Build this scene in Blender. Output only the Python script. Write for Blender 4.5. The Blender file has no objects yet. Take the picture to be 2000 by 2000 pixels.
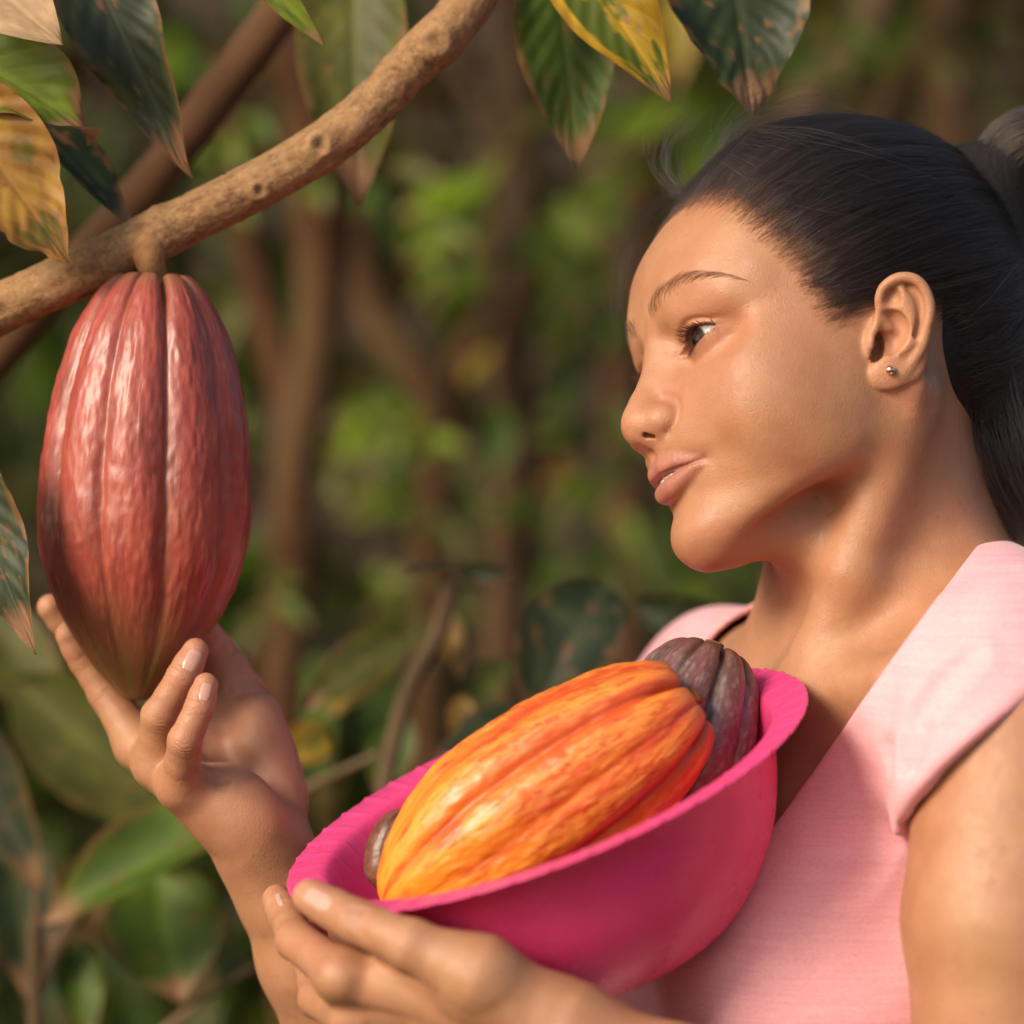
import bpy, bmesh, math, random
import numpy as np
from mathutils import Vector, Matrix
SC = bpy.context.scene
COL = SC.collection
rng = np.random.default_rng(7)
random.seed(7)

# ------------------------------------------------------------------ camera
CAM_D, CAM_H, FRAME_W = 1.5, 1.30, 0.5          # metres to the face, lens height, width seen at the face
cam = bpy.data.cameras.new('camera'); camo = bpy.data.objects.new('camera', cam); COL.objects.link(camo)
camo.location = (0, -CAM_D, CAM_H); camo.rotation_euler = (math.pi/2, 0, 0)
cam.sensor_width = 36; cam.lens = 36*CAM_D/FRAME_W; cam.clip_end = 500; cam.clip_start = .05
cam.dof.use_dof = True; cam.dof.focus_distance = CAM_D-.052; cam.dof.aperture_fstop = 3.6
SC.camera = camo
def P(px, py, y=0.0):
    "photo pixel (2000 px scale) at depth y (metres behind the face plane) -> world point"
    s = FRAME_W/2000*(CAM_D+y)/CAM_D
    return Vector(((px-1000)*s, y, CAM_H+(1000-py)*s))

# ------------------------------------------------------------------ sky, sun, exposure
SUN_DIR = Vector((-.645, -.60, .475)).normalized()   # towards the sun
w = bpy.data.worlds.new('World'); SC.world = w; w.use_nodes = True
nt = w.node_tree; bg = nt.nodes['Background']
sky = nt.nodes.new('ShaderNodeTexSky'); sky.sky_type = 'NISHITA'; sky.sun_disc = False
sky.sun_elevation = math.asin(SUN_DIR.z); sky.sun_rotation = math.atan2(SUN_DIR.x, SUN_DIR.y)
sky.air_density = 1.0; sky.dust_density = 3.0
nt.links.new(sky.outputs[0], bg.inputs[0]); bg.inputs[1].default_value = .15
sl = bpy.data.lights.new('sun', 'SUN'); slo = bpy.data.objects.new('sun', sl); COL.objects.link(slo)
sl.energy = 3.35; sl.angle = math.radians(20); sl.color = (1, .86, .68)
slo.location = (-3, -4, 5); slo.rotation_euler = SUN_DIR.to_track_quat('Z', 'Y').to_euler()
SC.view_settings.view_transform = 'Standard'; SC.view_settings.look = 'None'; SC.view_settings.gamma = 1
SC.view_settings.exposure = 0.12
SC.cycles.use_denoising = True
SC.cycles.max_bounces = 8; SC.cycles.transparent_max_bounces = 16

# ------------------------------------------------------------------ object helpers
def link(o, parent=None):
    COL.objects.link(o)
    if parent: o.parent = parent
    return o
def mesh_obj(name, verts, faces, mat=None, parent=None, smooth=True):
    me = bpy.data.meshes.new(name)
    if isinstance(faces, np.ndarray):
        n, k = faces.shape
        me.vertices.add(len(verts)); me.vertices.foreach_set('co', np.asarray(verts, np.float32).ravel())
        me.loops.add(n*k); me.loops.foreach_set('vertex_index', faces.astype(np.int32).ravel())
        me.polygons.add(n); me.polygons.foreach_set('loop_start', np.arange(0, n*k, k, dtype=np.int32))
        me.update(calc_edges=True); me.validate()
    else:
        me.from_pydata([tuple(v) for v in verts], [], [tuple(f) for f in faces]); me.update()
    if smooth: me.polygons.foreach_set('use_smooth', np.ones(len(me.polygons), bool))
    if mat: me.materials.append(mat)
    return link(bpy.data.objects.new(name, me), parent)
def empty(name, loc=(0, 0, 0)):
    o = bpy.data.objects.new(name, None); o.location = loc; o.empty_display_size = .05
    return link(o)
def adopt(o, parent):
    "parent without moving"
    o.parent = parent; o.matrix_parent_inverse = parent.matrix_basis.inverted()
    return o
def tag(o, label=None, cat=None, group=None, kind=None):
    for k, v in (('label', label), ('category', cat), ('group', group), ('kind', kind)):
        if v: o[k] = v
    return o
def set_color(me, name, rgb):
    a = me.attributes.new(name, 'FLOAT_COLOR', 'POINT')
    c = np.ones((len(me.vertices), 4), np.float32); c[:, :3] = rgb
    a.data.foreach_set('color', c.ravel())
def spline(ks, vs):
    "monotone-ish cubic through (ks,vs), returned as a fast sampler"
    ks = np.asarray(ks, float); vs = np.asarray(vs, float); o = np.argsort(ks); ks, vs = ks[o], vs[o]
    h = np.diff(ks); d = np.diff(vs)/h; m = np.zeros_like(vs); m[0], m[-1] = d[0], d[-1]
    m[1:-1] = (d[:-1]*h[1:]+d[1:]*h[:-1])/(h[:-1]+h[1:])
    g = np.linspace(ks[0], ks[-1], 600); i = np.clip(np.searchsorted(ks, g)-1, 0, len(h)-1); t = (g-ks[i])/h[i]
    y = (1+2*t)*(1-t)**2*vs[i]+t*(1-t)**2*h[i]*m[i]+t*t*(3-2*t)*vs[i+1]+t*t*(t-1)*h[i]*m[i+1]
    return lambda x: np.interp(x, g, y).astype(np.float32)
class Mat:
    "small node-graph helper"
    def __init__(s, name):
        s.m = bpy.data.materials.new(name); s.m.use_nodes = True; s.t = s.m.node_tree
        s.b = s.t.nodes['Principled BSDF']
    def n(s, kind, **kw):
        nd = s.t.nodes.new('ShaderNode'+kind)
        for k, v in kw.items():
            if k in nd.inputs.keys(): nd.inputs[k].default_value = v
            else: setattr(nd, k, v)
        return nd
    def l(s, a, b): s.t.links.new(a, b)
    def set(s, **kw):
        for k, v in kw.items(): s.b.inputs[k.replace('_', ' ')].default_value = v
    def obj(s): return s.n('TexCoord').outputs['Object']
    def noise(s, scale, detail=4, vec=None, rough=.55):
        nd = s.n('TexNoise', Scale=scale, Detail=detail, Roughness=rough)
        if vec is not None: s.l(vec, nd.inputs['Vector'])
        return nd.outputs['Fac']
    def ramp(s, fac, stops):
        r = s.n('ValToRGB'); e = r.color_ramp.elements
        while len(e) < len(stops): e.new(.5)
        for el, (p, c) in zip(e, stops): el.position = p; el.color = (*c, 1) if len(c) == 3 else c
        s.l(fac, r.inputs[0]); return r.outputs[0]
    def mix(s, fac, a, b, mode='MIX'):
        nd = s.n('Mix', data_type='RGBA', blend_type=mode)
        for v, i in ((fac, 0), (a, 6), (b, 7)):
            if isinstance(v, (int, float)): nd.inputs[i].default_value = v
            elif isinstance(v, tuple): nd.inputs[i].default_value = (*v, 1)
            else: s.l(v, nd.inputs[i])
        return nd.outputs[2]
    def bump(s, h, strength=.3, dist=.001, prev=None):
        b = s.n('Bump', Strength=strength, Distance=dist); s.l(h, b.inputs['Height'])
        if prev is not None: s.l(prev, b.inputs['Normal'])
        return b.outputs[0]
    def attr(s, name): return s.n('Attribute', attribute_name=name).outputs['Color']
# ------------------------------------------------------------------ distance-field modelling kit (millimetres)
F = np.float32
def smin(a, b, k):
    h = np.maximum(k-np.abs(a-b), 0)/k
    return np.minimum(a, b)-h*h*k*F(.25)
def smax(a, b, k): return -smin(-a, -b, k)
def ell(p, c, r, rot=None):
    q = p-np.asarray(c, F)
    if rot is not None: q = q@np.asarray(rot, F)          # columns of rot = local axes
    r = np.asarray(r, F); q1 = q/r; k0 = np.sqrt((q1*q1).sum(1)); q2 = q1/r; k1 = np.sqrt((q2*q2).sum(1))
    return k0*(k0-1)/np.maximum(k1, F(1e-6))
def seg(p, a, b, ra, rb):
    a = np.asarray(a, F); b = np.asarray(b, F); ab = b-a
    q = p-a; t = np.clip(q@ab/max(float(ab@ab), 1e-9), 0, 1)
    q = q-t[:, None]*ab
    return np.sqrt((q*q).sum(1))-(ra+(rb-ra)*t).astype(F)
def chain(p, pts, rs, k=1.0):
    d = None
    for i in range(len(pts)-1):
        s = seg(p, pts[i], pts[i+1], rs[i], rs[i+1])
        d = s if d is None else smin(d, s, k)
    return d
def ball(p, c, r): return np.sqrt(((p-np.asarray(c, F))**2).sum(1))-F(r)
def gauss(p, c, r):
    q = (p-np.asarray(c, F))/np.asarray(r, F); return np.exp(-(q*q).sum(1))
def cat_rom(pts, n=6):
    pts = np.asarray(pts, float); q = np.vstack([2*pts[0]-pts[1], pts, 2*pts[-1]-pts[-2]]); out = []
    for i in range(1, len(q)-2):
        for t in np.linspace(0, 1, n, endpoint=False):
            a, b, c, d = q[i-1:i+3]
            out.append(.5*((2*b)+(c-a)*t+(2*a-5*b+4*c-d)*t*t+(3*b-a-3*c+d)*t**3))
    out.append(pts[-1]); return np.array(out)
from concurrent.futures import ThreadPoolExecutor
POOL = ThreadPoolExecutor(4)
def pe(f, p, n=60000):
    "evaluate f on many points, in parallel slices"
    if len(p) <= n: return f(p)
    return np.concatenate(list(POOL.map(f, [p[i:i+n] for i in range(0, len(p), n)])))
def grad(f, p, e=.25):
    g = np.empty_like(p)
    for i in range(3):
        q = p.copy(); q[:, i] += e; r = p.copy(); r[:, i] -= e
        g[:, i] = (pe(f, q)-pe(f, r))/F(2*e)
    return g
def surface(f, lo, hi, h, B=8, margin=1.35, steps=2):
    "zero set of f as a quad mesh (sparse surface nets + Newton steps); returns verts, quads"
    lo = np.asarray(lo, float); n = np.ceil((np.asarray(hi, float)-lo)/(h*B)).astype(int)
    g = np.stack(np.meshgrid(*[np.arange(k) for k in n], indexing='ij'), -1).reshape(-1, 3)
    c = (lo+(g+.5)*h*B).astype(F)
    d = pe(f, c)
    g = g[np.abs(d) < h*B*.87*margin]
    o = np.stack(np.meshgrid(*[np.arange(B+1)]*3, indexing='ij'), -1).reshape(-1, 3)
    NX = n*B+2; key = lambda c: (c[..., 0].astype(np.int64)*NX[1]+c[..., 1])*NX[2]+c[..., 2]
    cells, cpos, quads = [], [], []
    CH = 100; work = [g[s:s+CH] for s in range(0, len(g), CH)]
    def block(gb): return f((lo+(gb[:, None, :]*B+o[None]).reshape(-1, 3)*h).astype(F)).reshape(len(gb), B+1, B+1, B+1)
    for gb, v in zip(work, POOL.map(block, work)):
        ins = v < 0
        cnt = sum(ins[:, a:a+B, b:b+B, c2:c2+B].astype(np.int8) for a in (0, 1) for b in (0, 1) for c2 in (0, 1))
        bi, x, y, z = np.nonzero((cnt > 0) & (cnt < 8))
        if not len(bi): continue
        acc = np.zeros((len(bi), 3)); num = np.zeros(len(bi))
        cor = {}
        for a in (0, 1):
            for b in (0, 1):
                for c2 in (0, 1): cor[a, b, c2] = v[bi, x+a, y+b, z+c2]
        for ax in range(3):
            for u in (0, 1):
                for w2 in (0, 1):
                    k0 = [u, w2]; k0.insert(ax, 0); k1 = [u, w2]; k1.insert(ax, 1)
                    va, vb = cor[tuple(k0)], cor[tuple(k1)]; m = (va < 0) != (vb < 0)
                    t = np.where(m, va/np.where(m, va-vb, 1), 0); pt = np.tile(np.array(k0, float), (len(bi), 1)); pt[:, ax] = t
                    acc += pt*m[:, None]; num += m
        cell = gb[bi]*B+np.stack([x, y, z], 1)
        cells.append(cell); cpos.append(lo+(cell+acc/num[:, None])*h)
        # quads: one per crossed grid edge owned by this block
        for ax in range(3):
            sl0 = [slice(0, B)]*3; sl1 = list(sl0); sl1[ax] = slice(1, B+1)
            a0 = ins[(slice(None), *sl0)]; a1 = ins[(slice(None), *sl1)]
            bi2, x2, y2, z2 = np.nonzero(a0 != a1)
            cc = gb[bi2]*B+np.stack([x2, y2, z2], 1); flip = a0[bi2, x2, y2, z2]
            e1 = np.zeros(3, int); e2 = np.zeros(3, int); e1[(ax+1) % 3] = 1; e2[(ax+2) % 3] = 1
            q = np.stack([key(cc-e1-e2), key(cc-e2), key(cc), key(cc-e1)], 1)
            q[~flip] = q[~flip][:, ::-1]; quads.append(q)
    cells = np.vstack(cells); pos = np.vstack(cpos).astype(F); k = key(cells); od = np.argsort(k); k = k[od]; pos = pos[od]
    q = np.vstack(quads); j = np.clip(np.searchsorted(k, q), 0, len(k)-1); ok = (k[j] == q).all(1); q = j[ok]
    for _ in range(steps):
        dv = pe(f, pos); gr = grad(f, pos, h*.35); g2 = np.maximum((gr*gr).sum(1), .05); pos = pos-np.clip(dv/g2, -h*.6, h*.6)[:, None]*gr
    return pos, q
# ------------------------------------------------------------------ head shape, canonical frame in mm: +x her left, +y forward, +z up, origin between the ears
def eul(a, b, c):
    ca, sa, cb, sb, cc, sc = np.cos(a), np.sin(a), np.cos(b), np.sin(b), np.cos(c), np.sin(c)
    return np.array([[cc, 0, sc], [0, 1, 0], [-sc, 0, cc]])@np.array([[ca, -sa, 0], [sa, ca, 0], [0, 0, 1]])@np.array([[1, 0, 0], [0, cb, -sb], [0, sb, cb]])
HR = eul(math.radians(115.716), math.radians(40.784), math.radians(-46.761))@np.diag([-1., 1, 1]); HS = 0.9726; HO = np.array([155.83, 0., 59.58])
def head_in(p): return ((p-HO.astype(F))@(HR/HS).astype(F))          # world mm -> canonical
def head_out(c): return np.asarray(c, float)@(HR*HS).T+HO             # canonical -> world mm
EYE_C = np.array([31., 71.4, 18.0]); EYE_R = 12.2
zw = [-110, -96, -86, -78, -68, -56, -42, -26, -10, 4, 20, 40, 60, 85]
f_w = spline(zw, [20, 24, 31, 39, 47, 53, 58, 62.5, 66, 67.5, 67.5, 68, 67, 60])
f_y = spline([-110, -96, -86, -80, -74, -66, -58, -50, -42, -34, -24, -12, 0, 12, 24, 34, 44, 56, 70, 85],
             [70, 76, 85, 90.5, 93, 92.5, 92, 94, 96.5, 100.8, 102, 97, 90.5, 87, 85, 84.5, 85.5, 85.5, 84, 79])
def lidz(x):
    "upper and lower lid margin and the lid crease as z(x) on the visible-eye side"
    t = np.clip((x-17)/27.2, 0, 1)
    base = 15.4+4.8*t
    up = base+5.2*np.maximum(np.sin(np.pi*t**.85), 0)**.7
    lo = base-4.4*np.maximum(np.sin(np.pi*t**1.05), 0)**.75
    return up, lo, t
# ear drawn in its own plane: u backwards, v upwards, w outwards
EAR_W = HR.T@np.array([.0, -1, 0]); EAR_U = HR.T@np.array([1., 0, 0]); EAR_V = HR.T@np.array([0, 0, 1.])
EAR_M = np.stack([EAR_U, EAR_V, EAR_W], 1)
def ez(zx, zy, w): return ((zx-700)*.0374, -(zy-950)*.0374, w)
EAR_HELIX = cat_rom([ez(560, 905, -3.5), ez(470, 760, -1.5), ez(425, 570, .5), ez(470, 400, 2), ez(590, 300, 3.2), ez(730, 262, 3.8), ez(870, 290, 4.2), ez(980, 390, 4.2),
                     ez(1050, 550, 4), ez(1065, 710, 3.8), ez(1030, 900, 3.2), ez(990, 1080, 2.6), ez(920, 1230, 2), ez(800, 1400, 1.2), ez(650, 1540, .8)], 3)
EAR_ANTI = cat_rom([ez(500, 660, -2.2), ez(620, 680, -.6), ez(760, 730, .8), ez(850, 850, 1.9), ez(855, 980, 2.2), ez(800, 1090, 2), ez(720, 1160, 1.6), ez(610, 1175, 1.2)], 3)
EAR_ANTI2 = cat_rom([ez(700, 450, .4), ez(760, 580, 1.2), ez(840, 780, 1.8)], 3)
EAR_TRAG = cat_rom([ez(400, 900, -3), ez(345, 1030, -.8), ez(335, 1150, -.4), ez(300, 1280, -2.5)], 3)
EAR_Y = -70.
EAR_POS = HR.T@((np.array([(1758.7-1000)*.25*(1+EAR_Y/1500), EAR_Y, (1000-647.5)*.25*(1+EAR_Y/1500)])-HO)/HS)
def ear(p):
    q = (p-EAR_POS.astype(F))@EAR_M.astype(F)
    u, v, w = q.T
    plate = ell(q, (3.6, 1.5, .4), (11.6, 24, 2.8))
    top = ell(q, (2, 11, .6), (11.5, 15.5, 2.6))
    lobe = ell(q, ez(500, 1480, .8), (7.6, 8.0, 3.1), [[.94, .34, 0], [-.34, .94, 0], [0, 0, 1]])
    d = smin(smin(plate, top, 2), lobe, 6)
    # lift plate edge behind: the rim
    hel = chain(q, EAR_HELIX, np.interp(np.linspace(0, 1, len(EAR_HELIX)), [0, .1, .3, .6, .85, 1], [1.6, 2.0, 2.5, 2.4, 2.5, 2.6]), .6)
    an = chain(q, EAR_ANTI, np.interp(np.linspace(0, 1, len(EAR_ANTI)), [0, .4, .7, 1], [1.2, 2.5, 2.9, 2.8]), .8)
    an = smin(an, chain(q, EAR_ANTI2, np.linspace(3.6, 2.4, len(EAR_ANTI2)), 1), 3)
    d = smin(d, an, 3.2)
    con = smin(ell(q, ez(610, 930, 2.2), (7.2, 9.2, 5.5)), ell(q, ez(560, 1060, 1.0), (6.5, 7.5, 6.5)), 2)
    con = smin(con, ell(q, ez(560, 780, 2.2), (4.8, 4.0, 4.2)), 2)
    d = smin(d, smax(con-F(2.6), w-F(1.0), 2), 2)
    tri = ell(q, ez(565, 510, 3.2), (4.6, 5.2, 3.4))
    d = smin(d, smax(tri-F(2.2), w-F(1.2), 2), 2)
    d = smax(d, -tri, 2.2)
    sca = chain(q, cat_rom([ez(800, 390, 3.4), ez(905, 500, 4), ez(940, 680, 4.2), ez(930, 850, 3.8), ez(880, 1010, 3.6)], 3), [1.7]*13, .5)
    d = smax(d, -sca, 1.8)
    d = smin(d, hel, 1.6)
    d = smax(d, -con, 1.6)
    # crus of the helix running into the bowl
    d = smin(d, chain(q, [ez(470, 760, -1.5), ez(560, 890, -3.0), ez(650, 940, -4)], [1.9, 1.9, 1.2], 1), 2.2)
    return d, q
def ear_canal(q):
    return smin(ell(q, ez(425, 1130, -3.0), (3.0, 7.0, 8)), ell(q, ez(385, 1250, -1.0), (2.4, 3.6, 5)), 2)
def scalp(p, full=False):
    x, y, z = p.T; X = np.sqrt(x*x+F(1.5)); m = p.copy(); m[:, 0] = X
    # brain case
    q = (p-np.array([0, -7, 47], F))/np.array([73, 91.5, 79], F); rho = (np.abs(q)**F(2.25)).sum(1)**F(1/2.25)
    cran = (rho-1)*F(76)
    # face: stack of rounded sections
    wv, yf = f_w(z), f_y(z); yc = F(22)+np.clip(-z-40, 0, 60)*F(.30)
    ex = F(2.0)+F(.22)*np.clip((z+22)/F(40), 0, 1)
    fr = np.maximum(y-yc, 0)/np.maximum(yf-yc, 5); bk = np.maximum(yc-y, 0)/F(55)
    rho = ((X/wv)**ex+fr**ex+bk**ex)**(1/ex)
    face = (rho-1)*F(58)
    face = smax(face, z-72, 26)
    # underside of the jaw rises backwards
    jaw = (-(z+86)+(y-84)*F(-.60))*F(.86)
    face = smax(face, jaw, 10)
    d = smin(cran, face, 30)
    d = smin(d, ell(m, (34, 57.6, -7), (26, 20.5, 24)), 20)              # cheek
    d = smin(d, ell(m, (50, 46, -24), (15, 28, 27)), 26)
    d = smin(d, ell(m, (0, 80, -73), (19, 14.5, 14.5)), 14)          # chin
    d = smin(d, ell(m, (45, 20, -30), (10, 22, 18)), 24)             # jaw angle
        # socket, brow
    d = smax(d, -ell(m, (29, 93, 14.5), (18, 12, 11)), 12)
    d = smax(d, -ell(m, (51, 84, 16), (15, 14.5, 11)), 12)
    d = smax(d, -ell(m, (14, 96, 18), (9, 8, 12)), 9)
    d = smin(d, chain(m, [(6, 82, 38), (22, 81, 43), (40, 74, 45.5), (56, 58, 40)], [5.5, 5.5, 5.5, 5], 4), 16)
    d = smin(d, ell(m, (41, 67.5, 33), (15, 10, 9)), 12)
    d = smin(d, ell(m, (30, 74, 30.5), (14, 9.5, 6)), 10)
    return (d, m, X) if full else d
def head(p):
    x, y, z = p.T; d, m, X = scalp(p, True)
    # nose
    d = smin(d, chain(p, [(0, 83.5, 31), (0, 89.5, 17), (0, 98.8, -2)], [6.2, 6.6, 8.6], 4), 10)
    tip = smin(ball(p, (0, 103.6, -13.6), 11.2), ell(m, (5.5, 103.3, -15.2), (6.5, 8.2, 7.4)), 4)
    d = smin(d, tip, 8)
    d = smin(d, chain(m, [(7, 82, 14), (11, 88, -2)], [7, 6], 2), 10)
    d = smin(d, ell(m, (13.6, 96.6, -16.6), (7.8, 10.2, 7.6)), 4.5)
    d = smin(d, chain(p, [(0, 107, -20), (0, 103, -22.5)], [4.2, 4.4], 1), 4)
    near = (np.abs(x) < 34) & (y > 70) & (z > -66) & (z < 2)
    if near.any():
        a = m[near]; dn = d[near]
        # crease round the wing of the nose
        cr = chain(a, cat_rom([(14.5, 98.5, -4.5), (19.5, 96.6, -7.5), (22.2, 94, -13), (21, 95, -20), (17, 98, -24)], 3), [1.4]*13, .5)
        dn = dn+F(1.0)*np.exp(-np.maximum(cr+1.2, 0)**2/F(8))
        nos = chain(a, [(7.2, 105.6, -21.2), (8.8, 101, -21.6), (10, 97.8, -20.8)], [1.9, 2.4, 2.0], 1)
        nos = smin(nos, chain(a, [(8.4, 101.6, -21), (6.5, 97, -9)], [2.3, 3.5], 1), 2)
        dn = smax(dn, -nos, 2.2)
        # philtrum and folds
        dn = dn+F(1.2)*np.exp(-(a[:, 0]/F(3.2))**2-((a[:, 2]+28)/F(6))**2)
        # lips
        up = chain(a, cat_rom([(0, 98.4, -38.8), (6, 98.4, -38.1), (14, 95.2, -38.7), (21.5, 90.2, -40.8), (26.5, 85.0, -42.6)], 3),
                   np.interp(np.linspace(0, 1, 13), [0, .25, .5, .75, 1], [4.5, 4.8, 3.9, 2.3, .5]), .6)
        lo = chain(a, cat_rom([(0, 96.4, -49.0), (7, 95.7, -48.4), (15, 92.8, -46.3), (21.5, 90, -44.4), (26.5, 85, -42.9)], 3),
                   np.interp(np.linspace(0, 1, 13), [0, .25, .5, .75, 1], [5.3, 5.1, 3.7, 2.0, .5]), .6)
        dn = smin(dn, up, 3.0); dn = smin(dn, lo, 3.4)
        ll = chain(a, cat_rom([(0, 101.5, -43.4), (6, 101.0, -43.0), (13, 97.4, -42.6), (20, 92.6, -42.3), (27.5, 87.2, -42.4)], 4), [0]*17, .2)
        dn = dn+F(1.15)*np.exp(-(ll/F(1.5))**2)
        sl = None
        for y0 in (0, -3.5, 4):
            c_ = chain(a, cat_rom([(-6, 102+y0, -43.3), (0, 102.5+y0, -43.4), (6, 101.6+y0, -43.0), (11.5, 98.6+y0, -42.7)], 4), np.interp(np.linspace(0, 1, 13), [0, .33, .66, 1], [.65, .7, .8, .6]), .3)
            sl = c_ if sl is None else np.minimum(sl, c_)
        dn = smax(dn, -sl, 1.5)
        dn = dn+F(.8)*gauss(a, (29.5, 86, -42), (3.5, 6, 4))
        dn = dn+F(.6)*np.exp(-((a[:, 0])/F(15))**2-((a[:, 2]+59)/F(4.5))**2)
        d[near] = dn
    # eyes
    near = (np.abs(X-31) < 24) & (y > 50) & (z > -4) & (z < 46)
    if near.any():
        a = m[near]; dn = d[near]; up, lo, t = lidz(a[:, 0])
        lid = ball(a, EYE_C, EYE_R+1.35)
        dn = smin(dn, lid, 5.0)
        # caruncle corner and outer corner fill
        dn = smin(dn, chain(a, [(14.5, 84, 14.8), (19, 82.6, 15.8)], [2.6, 2.6], 1), 3)
        dn = smin(dn, ball(a, (45, 68, 19.8), 4.0), 4)
        win = np.exp(-((a[:, 0]-31)/F(15))**4)*(a[:, 1] > 58)
        zc = up+F(3.6)-np.abs(t-F(.5))*F(1.2)
        dn = dn+F(1.15)*np.exp(-((a[:, 2]-zc)/F(1.25))**2)*win
        dn = dn+F(.4)*np.exp(-((a[:, 2]-(lo-F(6.5)))/F(2.2))**2)*win
        ins = (a[:, 0] > 15) & (a[:, 0] < 46.5)
        ap = np.maximum(np.maximum(a[:, 2]-up, lo-a[:, 2]), np.maximum(F(17)-a[:, 0], a[:, 0]-F(44.6)))
        ap = np.maximum(ap, F(62)-a[:, 1])
        dn = smax(dn, -ap*F(.9), 1.0)
        d[near] = dn
    # ears
    near = (np.abs(p-EAR_POS.astype(F)*np.where(x[:, None] < 0, np.array([-1, 1, 1], F), 1)) < np.array([34, 34, 40], F)).all(1)
    if near.any():
        a = p[near].copy(); a[:, 0] = np.abs(a[:, 0])
        de, q = ear(a); kk = np.where(q[:, 1] < -13, F(1.6), F(5.5)); dn = smin(d[near], de, kk)
        dn = smin(dn, chain(q, EAR_TRAG, np.interp(np.linspace(0, 1, len(EAR_TRAG)), [0, .5, 1], [2.0, 2.8, 2.2]), 1), 3)
        dn = smax(dn, -ear_canal(q), 1.6)
        # hollow behind the rim so that the ear stands off
        d[near] = dn
    return d
def skin_colour(c):
    "skin tint from canonical head position"
    n = len(c); base = np.tile(np.array([.40, .19, .092]), (n, 1)); a = c.astype(F).copy(); a[:, 0] = np.abs(a[:, 0])
    def blend(wt, rgb):
        nonlocal base
        wt = np.clip(wt, 0, 1)[:, None]; base = base*(1-wt)+np.array(rgb)*wt
    blend(.55*gauss(a, (36, 78, -4), (20, 30, 17)), (.445, .172, .097))
    blend(.35*gauss(a, (0, 112, -10), (14, 14, 12)), (.50, .22, .12))
    blend(.5*gauss(a, (19, 95, -6), (5, 8, 7)), (.40, .15, .075))
    # lips
    lipu = chain(a, cat_rom([(0, 103, -38.8), (6, 103, -38.4), (14, 98.6, -39), (21.5, 92.8, -40.2), (27.4, 87.6, -41)], 3), np.interp(np.linspace(0, 1, 13), [0, .25, .5, .75, 1], [5.6, 6.0, 4.4, 2.5, 1.0]), .3)
    lipl = chain(a, cat_rom([(0, 101, -48.8), (7, 100, -48.2), (15, 95.6, -46.2), (21.5, 91, -43.2), (27.4, 87, -41.3)], 3), np.interp(np.linspace(0, 1, 13), [0, .25, .5, .75, 1], [6.3, 6.0, 4.2, 2.2, 1.0]), .3)
    m = np.minimum(lipu, lipl); wl = 1/(1+np.exp(np.clip((m-.3)/.45, -30, 30)))*(a[:, 1] > 80)
    blend(wl*.9, (.355, .125, .098))
    blend(.55*np.exp(-np.maximum(np.minimum(lipu, lipl), 0)**2/9)*(a[:, 0] > 22)*(a[:, 1] > 78), (.33, .13, .075))
    # eyelids
    up, lo, t = lidz(a[:, 0]); e = np.exp(-((a[:, 0]-31)/17)**4)*(a[:, 1] > 60)
    blend(.5*e*np.exp(-((a[:, 2]-up-1.8)/2.6)**2), (.42, .165, .095))
    blend(.85*e*np.exp(-((a[:, 2]-up)/.8)**2), (.06, .028, .02))
    blend(.4*e*np.exp(-((a[:, 2]-lo)/.9)**2), (.40, .15, .10))
    blend(.25*e*np.exp(-((a[:, 2]-lo+5)/3.5)**2), (.40, .17, .085))
    blend(.7*gauss(a, (18.2, 80.5, 15.8), (3.0, 5, 2.6)), (.50, .17, .13))
    # ears are ruddier
    dd = np.sqrt(((a-EAR_POS)**2).sum(1)); blend(.28*np.exp(-(dd/22)**2), (.55, .22, .125))
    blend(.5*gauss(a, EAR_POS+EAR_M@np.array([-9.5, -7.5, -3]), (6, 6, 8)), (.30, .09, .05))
    return base
# ------------------------------------------------------------------ body, world millimetres about the picture centre
def W(px, py, y):
    s = .25*(1+y/1500); return np.array([(px-1000)*s, y, (1000-py)*s])
def toworld(v): return np.asarray(v, float)*.001+np.array([0, 0, CAM_H])
T_F = np.array([-.934, -.356, 0]); T_L = np.array([.356, -.934, 0])       # torso: forward, towards her left
SH_L = W(2010, 1405, -120); SH_R = W(1395, 1405, 190); T_M = (SH_L+SH_R)/2
def TP(l, f, z): return np.array([T_M[0], T_M[1], 0])+T_L*l+T_F*f+np.array([0, 0, z])
T_ROT = np.stack([T_L, T_F, [0, 0, 1]], 1)
def torso(p, g=0.0):
    d = ell(p, TP(0, 4, -215), (138+g, 96+g, 165+g), T_ROT)
    d = smin(d, ell(p, TP(0, 4, -420), (122+g, 88+g, 150+g), T_ROT), 60)
    d = smin(d, chain(p, [TP(-120, -8, -108), TP(0, -22, -76), TP(120, -8, -92)], [42+g, 48+g, 46+g], 20), 46)
    d = smin(d, chain(p, [TP(-60, -34, -76), TP(0, -34, -46), TP(60, -34, -58), TP(130, -30, -70)], [28+g, 42+g, 32+g, 30+g], 20), 40)
    for s in (-1, 1):
        d = smin(d, ell(p, TP(68*s, 68, -222), (58+g, 52+g, 58+g), T_ROT), 40)
    return d
def arm_l(p, g=0.0):
    return chain(p, [SH_L+np.array([-4, 0, -2]), W(1966, 1800, -142), W(1972, 2470, -150)], [46+g, 45+g, 35+g], 8)
def arm_r(p, g=0.0):
    return chain(p, [SH_R, W(900, 2440, 115)], [42+g, 36+g], 8)
NECK = [head_out((0, -16, -18)), W(1722, 1040, 12), W(1735, 1230, 30), W(1742, 1400, 40)]
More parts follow.
